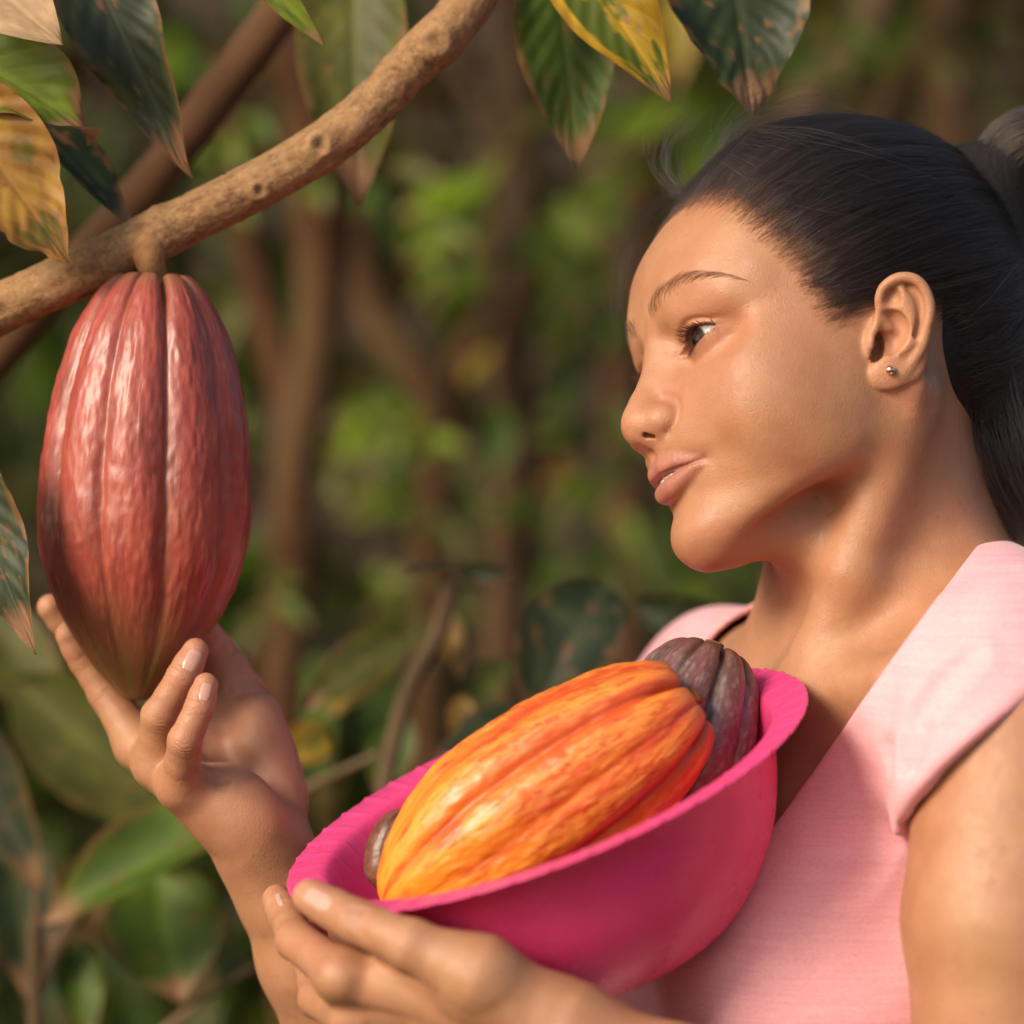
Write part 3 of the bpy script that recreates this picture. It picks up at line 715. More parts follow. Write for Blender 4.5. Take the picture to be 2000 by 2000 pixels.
pod_br = pod('cacao_pod', P(806, 1580, -.082), P(806, 1775, -.084), .0225, 'brown', spin=.5, seed=33, nu=100, nv=140, label='dark brown cacao pod mostly hidden at the left end of the orange pod')
for r_, c_ in ((pod_or, (.25, .11, .03)), (pod_pu, (.16, .11, .045))):
    sv_, sf_, _, _ = tube([(0, 0, -.003), (0, 0, .003), (0, 0, .009)], [.0050, .0046, .005], 20, 6, .3, 7)
    o = mesh_obj('stalk_stub', sv_, sf_, MAT_BARK, r_); set_color(o.data, 'Col', np.array(c_)*(.6+.8*fbm(sv_*500, 3)[:, None]))

def inside_bowl(o):
    co = np.array([o.matrix_world@v.co for v in o.data.vertices]); Mb = np.array(frame(B_N, (0, -1, 0))); q = (co-np.array(BC))@Mb
    r = np.hypot(q[:, 0], q[:, 1]); lim = np.interp(-q[:, 2]*1000/.933, [0, 22, 34, 49, 64, 77, 87, 94, 95], [115, 110, 106, 99.5, 90, 79, 67, 44, 0])*.933e-3
    m = q[:, 2] < -.002
    return (r-lim)[m].max() if m.any() else 0
if 0:
    bpy.context.view_layer.update()
    for r_ in (pod_or, pod_pu, pod_br): print('T pod out of bowl', inside_bowl(r_.children[0]))
# ------------------------------------------------------------------ leaves
def leaf_mesh(name, L, Wd, fold=.35, droop=.25, wave=.05, nu=34, nv=19, seed=0, kind='green', tip=.16, twist=0.0, ragged=0.0):
    "leaf blade in local space: midrib along +x from the origin, normal +z; metres"
    u = np.linspace(0, 1, nu); v = np.linspace(-1, 1, nv); U, V = np.meshgrid(u, v, indexing='ij')
    prof = np.sin(np.pi*np.clip(U, 0, 1)**.80)**.78; prof = prof*(1-np.exp(-((1-U)/tip)**1.4)*.35)+.035*(U > .9)*(1-U)*10*.3
    prof = np.maximum(prof, .012)
    if ragged: prof = prof*(1-ragged*np.clip((U-.55)/.45, 0, 1)*vnoise(np.stack([U*18, V*0+np.sign(V)*3+seed, V*0], -1).reshape(-1, 3), seed).reshape(U.shape))
    y = V*prof*Wd/2; x = U*L
    ang = fold*np.abs(V); z = np.abs(y)*np.sin(ang)
    ph = (U*9.0-np.abs(V)*2.2)
    z = z+np.cos(2*np.pi*ph)*.010*Wd*np.minimum(np.abs(V)*3, 1)*(1-np.abs(V)**3*.3)
    z = z+wave*Wd*np.sin(7*U+seed*1.7+np.sign(V)*1.1)*np.abs(V)**1.6+wave*Wd*.4*np.sin(17*U+seed+np.sign(V)*2)*np.abs(V)**2
    z = z-.018*Wd*np.exp(-(V/.06)**2)
    # twist and droop along the blade
    t = twist*U; y, z = y*np.cos(t)-z*np.sin(t), y*np.sin(t)+z*np.cos(t)
    a = droop*U; xx = np.cumsum(np.r_[np.zeros((1, nv)), np.diff(x, axis=0)*np.cos(a[1:])], 0)+z*np.sin(a); zz = -np.cumsum(np.r_[np.zeros((1, nv)), np.diff(x, axis=0)*np.sin(a[1:])], 0)+z*np.cos(a)
    vt = np.stack([xx, y, zz], -1).reshape(-1, 3)
    me = bpy.data.meshes.new(name); f = grid_faces(nu, nv); me.from_pydata(vt.tolist(), [], f.tolist()); me.update()
    me.polygons.foreach_set('use_smooth', np.ones(len(me.polygons), bool))
    n = nu*nv; Uf, Vf = U.ravel(), V.ravel(); q = np.stack([Uf*6, Vf*2.6, 0*Uf+seed], -1)
    n1 = fbm(q, seed, 4); n2 = fbm(q*2.7, seed+3, 3); vein = np.clip(np.cos(2*np.pi*ph.ravel())*-1-.80, 0, 1)*5*(np.abs(Vf) > .04); mid = np.exp(-(Vf/.045)**2)
    edge = np.clip((np.abs(Vf)-.80)*5, 0, 1); tipw = np.clip((Uf-.86)*9, 0, 1)
    base = dict(green=(.070, .120, .012), dark=(.030, .048, .018), bright=(.120, .170, .014), olive=(.075, .082, .010), brown=(.30, .145, .030), yellow=(.42, .26, .018), tan=(.52, .34, .19), lime=(.17, .26, .010), bluegreen=(.042, .055, .026))[kind]
    c = np.tile(base, (n, 1)); c = mixc(c, (n1-.5)*2.5, np.array(base)*1.7); c = mixc(c, (.45-n1)*2.5, np.array(base)*.55)
    c = mixc(c, vein*.22, np.array(base)*1.8+.01); c = mixc(c, mid*.5, np.array(base)*1.6+np.array((.04, .03, .01)))
    if kind in ('green', 'olive', 'bright', 'dark', 'bluegreen', 'lime'):
        c = mixc(c, np.clip((Uf-.80-.12*(n1-.5))*12, 0, 1)*.95, (.33, .17, .085)); c = mixc(c, np.clip(edge*1.5*(n2 > .46)-.1, 0, 1)*np.clip(Uf*1.6, 0, 1), (.26, .13, .045)); c = mixc(c, np.clip((n2-.69)*16, 0, 1)*.8, (.22, .12, .04)); c = mixc(c, np.clip((n1-.62)*6, 0, 1)*.6, np.array(base)*1.4+np.array((.05, .035, 0)))
        if kind == 'dark': c = mixc(c, np.clip((n2-.66)*14, 0, 1)*(Vf > -.1), (.25, .12, .055))
    if kind == 'yellow':
        c = mixc(c, np.clip((n1-.50)*14, 0, 1)*(np.abs(Vf) < .80), (.090, .120, .010)); c = mixc(c, np.clip((n2-.66)*14, 0, 1), (.33, .17, .10)); c = mixc(c, tipw, (.34, .17, .09)); c = mixc(c, edge*.7, (.40, .18, .015))
    if kind == 'brown':
        c = mixc(c, np.clip((n1-.52)*9, 0, 1)*.8, (.42, .24, .03)); c = mixc(c, np.clip((.42-n1)*9, 0, 1)*.9, (.10, .10, .015)); c = mixc(c, np.clip((Uf-.8)*5, 0, 1)*.8+edge*.5, (.34, .16, .06)); c = mixc(c, np.clip((n2-.68)*14, 0, 1), (.16, .07, .025))
    set_color(me, 'Col', np.clip(c, 0, 1)); return me
def leaf_matrix(base, tipp, normal=(0, -1, .35), roll=0.0):
    b, t = Vector(base), Vector(tipp); x = (t-b).normalized(); n = Vector(normal); z = (n-x*n.dot(x)).normalized(); y = z.cross(x)
    M = Matrix((x, y, z)).transposed(); M = M@Matrix.Rotation(roll, 3, 'X'); M = M.to_4x4(); M.translation = b; return M
def add_leaf(parent, base, tipp, wd, kind, normal=(0, -1, .35), roll=0, mat=None, label=None, **kw):
    L = (Vector(tipp)-Vector(base)).length; d = kw.get('droop', .25)
    me = leaf_mesh('leaf', L*(1+d*d/8), wd, kind=kind, **kw); me.materials.append(mat or MAT_LEAF)
    o = bpy.data.objects.new('leaf', me); link(o); M = leaf_matrix(base, tipp, normal, roll)@Matrix.Rotation(-d/2, 4, 'Y')
    o.matrix_world = M
    o.parent = parent; o.matrix_parent_inverse = parent.matrix_basis.inverted()
    if label: o['label'] = label
    return o
def tinted_tube(name, pts, rad, mat, parent, rgb, nv=20, n=6, noise=.12, seed=0, var=.5):
    v, f, c, dr = tube(pts, rad, nv, n, noise, seed); o = mesh_obj(name, v, f, mat)
    k = fbm(v*np.array([60, 60, 25]), seed, 3)[:, None]; k2 = fbm(v*np.array([14, 14, 8])+seed, seed+2, 3); col = np.array(rgb)*(1-var/2+var*k); col = mixc(col, (k2-.52)*5, np.array(rgb)*1.25+np.array((.004, .014, .006))); col = mixc(col, (.44-k2)*5, np.array(rgb)*.45)
    set_color(o.data, 'Col', col)
    if parent: adopt(o, parent)
    return o
# ------------------------------------------------------------------ the cacao tree in front (branch, its leaves)
tree = empty('cacao_tree', (-.43, .06, 0)); tag(tree, 'cacao tree whose bare branch with spotted leaves crosses the upper left', 'tree', 'cacao trees')
BRK = (.27, .150, .070)
trunk_top = P(-330, 820, .05)
tinted_tube('trunk', [(-.43, .06, -.02), (-.445, .06, .5), (-.44, .055, 1.0), trunk_top, (-.47, .05, 1.7), (-.44, .02, 2.1)], [.062, .05, .045, .04, .032, .02], MAT_BARK, tree, BRK, 28, 10, .2, 4)
def main_branch():
    pts = [trunk_top+Vector((.0, 0, -.015)), P(-150, 690, .03), P(0, 604, .02), P(155, 532, .018), P(290, 466, .02), P(466, 380, .02), P(621, 292, .022), P(730, 205, .025), P(800, 128, .028), P(880, 52, .03), P(960, -60, .035), P(1010, -170, .04)]
    v, f, c, dr = tube(pts, [.020, .0135, .0126, .0124, .0124, .0122, .0122, .0120, .0119, .0122, .0118, .011], 96, 36, 0, 2)
    nv = 96; m = len(c); D = dr.reshape(-1, 3); body_ = v[:m*nv].copy()
    q = body_*np.array([1, 1, 1]); s = np.repeat(np.arange(m)*.0022, nv)
    ang = np.tile(np.arange(nv), m)
    n1 = fbm(np.c_[np.cos(ang*2*np.pi/nv)*3, np.sin(ang*2*np.pi/nv)*3, s*60], 5, 4)-.5; n2 = fbm(q*900, 8, 2)-.5; n3 = np.abs(fbm(np.c_[np.cos(ang*2*np.pi/nv)*6, np.sin(ang*2*np.pi/nv)*6, s*330], 9, 2)-.5)
    disp = n1*.0011+n2*.0005-n3*.0008
    col = np.tile(np.array(BRK)*1.12, (len(body_), 1)); col = mixc(col, (n1+.12)*3, (.33, .19, .09)); col = mixc(col, (-n1-.05)*4, (.16, .080, .035)); col = mixc(col, (n2-.12)*4, (.40, .27, .15)); col = mixc(col, (-n2-.14)*4, (.11, .055, .025))
    up = D[:, 2]; col = mixc(col, np.clip(up*.8, 0, 1)*(n2+.35), (.20, .14, .06))
    for (x, y, r, h, ring) in [(624, 282, .0085, .0032, 1), (507, 371, .0062, .0025, 1), (108, 590, .0045, .0015, 0), (852, 75, .012, .0045, 1), (815, 128, .009, .002, 0), (305, 470, .011, .004, 0), (390, 420, .005, .0016, 0), (700, 250, .006, .0013, 0), (300, 405, .005, .0022, 0)]:
        k = P(x, y, .01); dd = np.linalg.norm((body_-np.array(k))*np.array([1, .55, 1]), axis=1); g = np.exp(-(dd/r)**2)
        disp = disp+g*h*.7
        if ring: disp = disp-np.exp(-(dd/(r*.33))**2)*h*.9+np.exp(-((dd-r*.62)/(r*.22))**2)*h*.25; col = mixc(col, np.exp(-(dd/(r*.36))**2)*.8, (.085, .040, .018)); col = mixc(col, np.exp(-((dd-r*.62)/(r*.25))**2)*.45, (.40, .25, .13))
    rings = np.exp(-(((s*52+.3*n1) % 1-.5)/.035)**2)*(fbm(np.c_[s*52 // 1, 0*s, 0*s]*3.3, 3, 1) > .55); disp = disp-rings*.0005; col = mixc(col, rings*.3, (.10, .05, .02))
    body_ = body_+D*disp[:, None]; v[:m*nv] = body_
    o = mesh_obj('branch', v, f, MAT_BARK); set_color(o.data, 'Col', np.vstack([col, col[:2]])); adopt(o, tree); return o
main_branch()
px = .00025
LV = [  # base px, tip px, depths, width px, kind, keywords
    ((-150, -150), (116, 82), -.02, -.035, 200, 'tan', dict(seed=2, roll=.2, tip=.1, droop=.5, label='dry tan leaf at the upper left corner')),
    ((-190, 60), (170, 262), .00, -.01, 215, 'bright', dict(seed=5, roll=-.25, droop=.7, wave=.16, nu=60, nv=31, ragged=.15, label='green leaf with a tan curled tip')),
    ((120, -190), (376, 346), .03, .02, 176, 'bluegreen', dict(seed=8, roll=.30, droop=.2, wave=.20, fold=.5, nu=60, nv=31, ragged=.12, label='long dark green wavy leaf with a brown tip')),
    ((-120, 150), (136, 515), -.02, -.02, 232, 'brown', dict(seed=11, roll=.15, droop=.25, ragged=.55, tip=.05, fold=.25, nu=60, nv=31, label='brown and yellow dying leaf with a ragged end')),
    ((10, 190), (262, 452), .05, .05, 120, 'dark', dict(seed=14, roll=-.5, droop=.2, fold=.6, label='dark leaf behind the dying brown leaf')),
    ((455, -120), (632, 88), .0, .0, 62, 'bright', dict(seed=17, roll=.4, droop=.3, tip=.22, label='narrow green leaf tip at the top edge')),
    ((690, -140), (702, 398), .17, .16, 225, 'olive', dict(seed=20, roll=.15, label='blurred olive leaf hanging behind the branch')),
    ((1078, -150), (1126, 332), .09, .08, 200, 'green', dict(seed=23, roll=-.1, fold=.2, wave=.09, nu=60, nv=31, ragged=.1, label='hanging green leaf with a thin brown tip')),
    ((1060, -190), (1312, 198), .02, .01, 190, 'yellow', dict(seed=28, roll=.2, fold=.3, wave=.10, nu=60, nv=31, ragged=.15, tip=.2, label='yellow leaf with green blotches and a brown tip')),
    ((1400, -240), (1470, 236), .05, .04, 285, 'dark', dict(seed=31, roll=-.15, fold=.25, tip=.04, ragged=.35, wave=.09, nu=60, nv=31, label='dark green leaf with brown scars above the hair')),
    ((-110, 810), (70, 1276), -.03, -.05, 168, 'bluegreen', dict(seed=37, roll=.35, fold=.3, wave=.1, nu=60, nv=31, label='grey green leaf at the left edge beside the red pod')),
    ((-60, 1010), (28, 1200), -.02, -.03, 60, 'bright', dict(seed=38, roll=.8, fold=.5, droop=.8, label='small curled green leaf at the left edge')),
]
for (b, t, y0, y1, wd, kind, kw) in LV:
    add_leaf(tree, P(*b, y0), P(*t, y1), wd*px*(1+y1/CAM_D), kind, **kw)
# ------------------------------------------------------------------ ground and hillside
gx = np.linspace(-40, 40, 121); gy = np.r_[np.linspace(-30, 0, 20, endpoint=False), np.linspace(0, 14, 70, endpoint=False), np.linspace(14, 60, 31)]
GX, GY = np.meshgrid(gx, gy, indexing='ij')
def ground_z(x, y): return .012*(np.sin(1.3*x+.4)+np.sin(1.7*y))+np.maximum(y-7, 0)*.42-np.maximum(y-30, 0)*.30
v = np.stack([GX, GY, ground_z(GX, GY)], -1).reshape(-1, 3)
M = Mat('leaf_litter'); t = M.obj()
c = M.ramp(M.noise(6, 8, t, .65), [(.3, (.030, .016, .008)), (.5, (.070, .036, .016)), (.68, (.11, .065, .028)), (.8, (.06, .07, .015))])
M.l(c, M.b.inputs['Base Color']); M.set(Roughness=.95); M.l(M.bump(M.noise(25, 6, t), .8, .05), M.b.inputs['Normal'])
o = mesh_obj('ground', v, grid_faces(len(gx), len(gy)), M.m); tag(o, kind='structure')
# ------------------------------------------------------------------ leaf stock shared by the trees behind
STOCK = {k: [leaf_mesh('leaf_'+k, .20, .075, kind=k, seed=s+60, nu=14, nv=9, droop=.5, wave=.06, fold=.35) for s in range(3)] for k in ('green', 'bright', 'lime', 'olive', 'dark', 'yellow', 'brown')}
for l_ in STOCK.values():
    for m_ in l_: m_.materials.append(MAT_LEAF_BG)
def hang_leaf(parent, y, bx, by, tx, ty, kind, dy=0.0, wide=1.0):
    me = random.choice(STOCK[kind]); o = bpy.data.objects.new('leaf', me); COL.objects.link(o)
    b, t = P(bx, by, y+dy), P(tx, ty, y+dy-.03); L = (t-b).length*1.04
    M = leaf_matrix(b, t, (random.uniform(-.4, .4), -1, random.uniform(.2, .8)), random.uniform(-.3, .3))
    o.matrix_world = M@Matrix.Rotation(-.25, 4, 'Y')@Matrix.Diagonal((L/.20, L/.20*wide, L/.20, 1))
    o.parent = parent; o.matrix_parent_inverse = parent.matrix_basis.inverted(); return o
MAT_BARK_BG = vcol_material('bark_behind', .9, .2)
def crown(parent, name, cen, rad, count, kinds, L=.2, seed=0, kind='stuff'):
    "one mesh of many folded leaves inside an uneven ellipsoid"
    r = np.random.default_rng(seed); n = count
    d = r.normal(size=(n, 3)); d /= np.linalg.norm(d, axis=1)[:, None]; p = d*(r.uniform(.25, 1, n)**.5)[:, None]*np.asarray(rad)
    clump = fbm(p/.45+seed, seed, 2); p = p[clump > .42]; n = len(p); p = p+np.asarray(cen)
    az = r.uniform(0, 2*np.pi, n); pi_ = r.uniform(.0, 1.2, n); ln = L*r.uniform(.6, 1.25, n); w_ = ln*r.uniform(.32, .45, n)
    x = np.stack([np.cos(az)*np.cos(pi_), np.sin(az)*np.cos(pi_), -np.sin(pi_)], 1); s = np.stack([-np.sin(az), np.cos(az), r.uniform(-.5, .5, n)], 1); nn = np.cross(x, s)
    prof = [(0, 0, 0), (.3, -.8, .12), (.3, .8, .12), (.3, 0, 0), (.65, -.75, .10), (.65, .75, .10), (.65, 0, -.03), (1, 0, -.12)]
    V = np.stack([p+x*(a*ln)[:, None]+s*(b*w_*.5)[:, None]+nn*(c*ln)[:, None] for a, b, c in prof], 1).reshape(-1, 3)
    F_ = [(0, 3, 1), (0, 2, 3), (1, 3, 6, 4), (3, 2, 5, 6), (4, 6, 7), (6, 5, 7)]
    tri = []; 
    for q in F_:
        if len(q) == 3: tri.append(q)
        else: tri += [(q[0], q[1], q[2]), (q[0], q[2], q[3])]
    f = (np.arange(n)[:, None, None]*8+np.array(tri)[None]).reshape(-1, 3)
    base = np.array([dict(green=(.060, .105, .012), bright=(.10, .17, .012), lime=(.16, .24, .012), olive=(.07, .078, .012), dark=(.026, .046, .014), yellow=(.32, .22, .02), brown=(.14, .075, .02))[k] for k in kinds])
    col = base[r.integers(0, len(base), n)]*r.uniform(.6, 1.4, n)[:, None]
    o = mesh_obj(name, V, f, MAT_LEAF_BG); set_color(o.data, 'Col', np.repeat(col, 8, 0))
    if kind: o['kind'] = kind
    if parent: adopt(o, parent)
    return o
def bgtree(label, y, stem, rad, limbs=(), leaves=(), sprays=(), shade_crown_at=None, rgb=(.13, .055, .020), seed=0, shade_crown_r=(.9, .9, .5), shade_crown_n=600):
    "stem and limbs: photo pixel paths at depth y"
    k_ = 1.05 if y > 1 else 1.0; rad *= k_; limbs = [(a, b*k_) for a, b in limbs]
    pts = [P(a, b, y+(c if len(q) > 2 else 0)) for q in stem for (a, b, c) in [(*q, 0)[:3]]]
    foot = Vector((pts[0].x, pts[0].y, ground_z(pts[0].x, pts[0].y)-.03)); root = empty('cacao_tree', (foot.x, foot.y, 0)); tag(root, label, 'tree', 'cacao trees')
    path = [foot]+([foot.lerp(pts[0], .5)+Vector((.03, .02, 0))] if pts[0].z-foot.z > .5 else [])+pts
    tinted_tube('trunk', path, [rad*1.5]+[rad]*(len(path)-2)+[rad*.55], MAT_BARK_BG, root, rgb, 16, 6, .25, seed)
    for (lp, lr) in limbs:
        tinted_tube('limb', [P(a, b, y+(.0 if i == 0 else .03*i)) for i, (a, b) in enumerate(lp)], [lr, lr*.9, lr*.6], MAT_BARK_BG, root, rgb, 12, 6, .25, seed+7)
    for q in leaves: hang_leaf(root, y, *q)
    for (cx, cy, rr_, n_, kinds) in sprays:
        for _ in range(n_):
            a_, r_ = random.uniform(0, 6.28), rr_*math.sqrt(random.random()); x_, y_ = cx+r_*math.cos(a_)*1.2, cy+r_*math.sin(a_); ln_ = random.uniform(60, 125); t_ = random.uniform(.2, 2.9)
            hang_leaf(root, y, x_, y_, x_-ln_*math.cos(t_), y_+ln_*math.sin(t_)*.9, random.choice(kinds), random.uniform(-.25, .35))
    if shade_crown_at is not None:
        crown(root, 'crown', shade_crown_at, shade_crown_r, shade_crown_n, ('green', 'dark', 'olive', 'bright'), .22, seed, None)  # leaf canopy out of view, put in to keep sun off the background
    return root

# ------------------------------------------------------------------ trees behind, left to right
bgtree('cacao tree with a dark forked trunk just right of the red pod', 1.5, [(552, 1500), (568, 1190), (577, 900), (600, 780), (626, 600), (612, 350), (590, 60), (600, -300)], .023,
       limbs=[([(585, 850), (508, 590), (468, 400), (440, 120)], .017), ([(604, 760), (655, 560), (672, 420), (650, 100)], .011)],
       leaves=[(640, 880, 560, 1010, 'olive', .1), (520, 1180, 470, 1290, 'olive', .2), (470, 560, 430, 700, 'olive', .3), (690, 60, 640, 220, 'olive', .2)], sprays=[(520, 1150, 90, 6, ('green', 'olive', 'bright')), (680, 300, 90, 6, ('green', 'olive', 'bright')), (470, 760, 60, 4, ('green', 'olive', 'bright')), (400, 1000, 90, 5, ('green', 'olive', 'bright')), (380, 300, 120, 6, ('green', 'olive', 'bright'))], shade_crown_at=(-.5, 1.7, 2.8), seed=41, rgb=(.070, .028, .011))
bgtree('cacao tree with a V-shaped trunk in the middle distance', 1.9, [(838, 1500), (842, 1100), (848, 800), (748, 640), (705, 500), (668, 220), (650, -300)], .022,
       limbs=[([(848, 790), (930, 650), (958, 590), (965, 420)], .017), ([(745, 630), (800, 520), (760, 330), (720, 120)], .010)],
       leaves=[(968, 360, 782, 421, 'lime'), (903, 393, 787, 512, 'lime'), (950, 524, 842, 586, 'bright'), (960, 682, 903, 750, 'yellow'), (790, 780, 640, 826, 'bright'), (852, 778, 768, 846, 'bright'), (766, 850, 636, 896, 'lime'),
               (826, 900, 722, 956, 'green'), (800, 960, 676, 1022, 'bright'), (978, 789, 948, 952, 'green'), (900, 840, 800, 900, 'green'), (880, 960, 800, 1040, 'olive'), (700, 920, 650, 1020, 'olive'), (930, 380, 985, 300, 'bright')], sprays=[(850, 460, 95, 9, ('bright', 'lime', 'green')), (740, 870, 115, 12, ('bright', 'lime', 'green')), (880, 980, 90, 8, ('green', 'olive', 'bright')), (830, 1120, 110, 8, ('green', 'olive', 'bright'))], shade_crown_at=(.1, 2.3, 2.9), seed=43, rgb=(.070, .034, .014))
bgtree('tall straight cacao trunk left of the face', 2.1, [(980, 1500), (990, 1150), (1006, 882), (992, 719), (1008, 533), (1012, 347), (1000, 60), (990, -300)], .026,
       limbs=[([(1000, 380), (930, 200), (890, 40), (880, -120)], .014), ([(1010, 420), (1055, 240), (1040, 60), (1030, -120)], .011)],
       leaves=[(1218, 325, 1120, 436, 'bright'), (1282, 335, 1188, 364, 'bright'), (1196, 520, 1104, 582, 'bright'), (1075, 460, 1150, 530, 'green'), (1140, 620, 1096, 692, 'bright'), (1112, 890, 1050, 970, 'brown'), (1146, 925, 1156, 1032, 'lime'),
               (1204, 868, 1180, 980, 'bright'), (1076, 990, 1046, 1066, 'green'), (1170, 1040, 1192, 1160, 'green'), (1240, 180, 1345, 262, 'bright'), (1160, 300, 1250, 240, 'bright'), (1060, 640, 1120, 560, 'green'), (1230, 620, 1180, 720, 'green'), (1090, 1100, 1040, 1200, 'green'), (1360, 1120, 1300, 1200, 'bright'), (1420, 1180, 1340, 1240, 'bright'), (1315, -60, 1322, 165, 'yellow', -.5)], sprays=[(1160, 420, 120, 12, ('bright', 'lime', 'green')), (1130, 610, 80, 8, ('green', 'olive', 'bright')), (1140, 1010, 95, 10, ('bright', 'lime', 'green')), (1290, 240, 90, 8, ('bright', 'lime', 'green')), (1180, 800, 80, 5, ('green', 'olive', 'bright')), (1080, 180, 80, 5, ('green', 'olive', 'bright'))], shade_crown_at=(.6, 2.5, 2.9), seed=45, rgb=(.090, .050, .024))
bgtree('dark cacao trunk hidden behind the chin', 2.4, [(1230, 1500), (1226, 1150), (1214, 900), (1225, 650), (1260, 350), (1270, 60), (1290, -300)], .024, leaves=[(1300, 500, 1250, 620, 'green'), (1380, 980, 1310, 1060, 'bright'), (1440, 1060, 1400, 1160, 'green')], sprays=[(1380, 1120, 90, 8, ('bright', 'lime', 'green')), (1290, 1180, 80, 6, ('green', 'olive', 'bright'))], shade_crown_at=(1.0, 2.8, 2.8), seed=47, rgb=(.105, .050, .025))
bgtree('cacao tree with pale slanting limbs above the hair', 2.0, [(1540, 1400), (1545, 800), (1552, 300), (1600, 170), (1668, 90), (1730, -30), (1770, -300)], .020, leaves=[(1590, 40, 1640, 120, 'bright', .2), (1750, 60, 1715, 130, 'green', .2), (1580, 120, 1540, 210, 'green', .2)], sprays=[(1620, 80, 80, 7, ('green', 'olive', 'bright')), (1740, 110, 60, 4, ('green', 'olive', 'bright'))], shade_crown_at=(1.5, 2.2, 2.9), seed=49, rgb=(.13, .072, .040))
bgtree('cacao tree with a thick fork behind the head at the right', 2.2, [(1890, 1400), (1880, 800), (1876, 330), (1850, 190), (1845, -20), (1860, -300)], .028,
       limbs=[([(1850, 190), (1790, 120), (1720, 235)], .004), ([(1700, 260), (1752, 175), (1820, 50), (1836, -60)], .019), ([(1876, 280), (1935, 120), (1960, -60)], .012)], leaves=[(1960, 900, 1930, 1040, 'green'), (1990, 960, 1960, 1080, 'green'), (1930, 20, 1990, 110, 'olive')], sprays=[(1960, 980, 70, 8, ('green', 'olive', 'bright')), (1930, 120, 90, 6, ('olive', 'green'))], shade_crown_at=(2.0, 2.6, 2.9), seed=51, rgb=(.13, .070, .034))
bgtree('leaning cacao branch blurred behind the hanging leaves', .27, [(-560, 1900), (-420, 1200), (60, 620), (232, 430), (330, 310), (420, 190), (545, 20), (700, -260)], .0125, leaves=(), seed=53, rgb=(.12, .058, .026))
# ------------------------------------------------------------------ saplings between
def sapling(label, y, stem, rad, lv, rgb=(.17, .11, .06), seed=0, twigs=()):
    pts = [P(a, b, y) for a, b in stem]; foot = Vector((pts[0].x, y+.05, ground_z(pts[0].x, y+.05)-.02)); root = empty('cacao_sapling', (foot.x, foot.y, 0)); tag(root, label, 'sapling', 'cacao saplings')
    tinted_tube('stem', [foot]+pts, [rad*1.3]+[rad]*len(pts), MAT_BARK_BG, root, rgb, 12, 8, .2, seed)
    for tw in twigs: tinted_tube('twig', [P(a, b, y) for a, b in tw], [rad*.6, rad*.5, rad*.4], MAT_BARK_BG, root, rgb, 10, 6, .2, seed+3)
    for i, (bx, by, tx, ty, wd, kind, dy, kw) in enumerate(lv):
        add_leaf(root, P(bx, by, y+dy), P(tx, ty, y+dy-.02), wd*px*(1+(y+dy)/CAM_D), kind, mat=MAT_LEAF, seed=seed*3+i, nu=22, nv=13, **kw)
    return root
sapling('young cacao plant with a thin grey stem between hand and bowl', .42, [(735, 1900), (748, 1600), (762, 1480), (805, 1330), (860, 1230), (884, 1130)], .0055,
        [(1185, 1140, 1045, 1405, 205, 'dark', -.08, dict(roll=.2, droop=.7)), (1120, 1150, 1225, 1200, 70, 'olive', -.05, {}), (1040, 1385, 838, 1500, 110, 'dark', -.1, dict(roll=.8)), (800, 1235, 596, 1385, 120, 'olive', .06, dict(roll=.2)), (790, 1260, 640, 1400, 90, 'yellow', .08, dict(roll=.3)), (900, 1360, 905, 1480, 60, 'brown', 0, {}),
         (780, 1390, 740, 1560, 100, 'green', .05, {}), (640, 1430, 545, 1490, 90, 'yellow', .05, {}), (900, 1105, 780, 1125, 40, 'bluegreen', 0, dict(roll=.9)), (900, 1105, 1010, 1120, 40, 'bluegreen', 0, dict(roll=.9)), (1240, 1180, 1480, 1230, 90, 'dark', .02, dict(roll=.6)), (860, 1180, 900, 1330, 60, 'brown', .03, {}), (990, 1290, 900, 1400, 80, 'olive', .1, {})],
        seed=61, twigs=[[(1170, 1170), (1165, 1280), (1060, 1330)], [(560, 1560), (660, 1510), (745, 1470)]])
sapling('young cacao plant with drooping leaves at the lower left corner', .40, [(70, 2050), (80, 1930), (130, 1820), (230, 1700), (430, 1610)], .0050,
        [(520, 1570, 84, 1800, 185, 'green', -.05, dict(roll=.45, fold=.55)), (300, 1700, 350, 1955, 235, 'green', .0, dict(roll=-.1)), (30, 1330, 395, 1640, 215, 'olive', .12, dict(roll=.2)), (-80, 1380, 80, 1740, 150, 'bluegreen', -.02, dict(roll=.3)), (440, 1590, 560, 1700, 120, 'bright', .1, {}), (20, 1560, 60, 1960, 150, 'dark', .05, {}), (-40, 1180, 120, 1420, 150, 'olive', .15, {}), (130, 1200, 330, 1460, 130, 'olive', .2, {}), (150, 1840, 170, 2040, 90, 'green', .02, {})], seed=71,
        twigs=[[(-40, 1500), (60, 1650), (70, 1930)], [(300, 2030), (400, 1950), (505, 1880)]])
# ------------------------------------------------------------------ far wood
crown(None, 'far_foliage', (0, 5.8, 1.9), (4.4, 2.0, 2.6), 17000, ('green', 'bright', 'olive', 'green', 'olive', 'brown', 'lime'), .24, 81)
crown(None, 'undergrowth', (0, 3.8, .35), (2.6, 1.2, .5), 2600, ('green', 'dark', 'olive', 'brown', 'brown'), .18, 85)
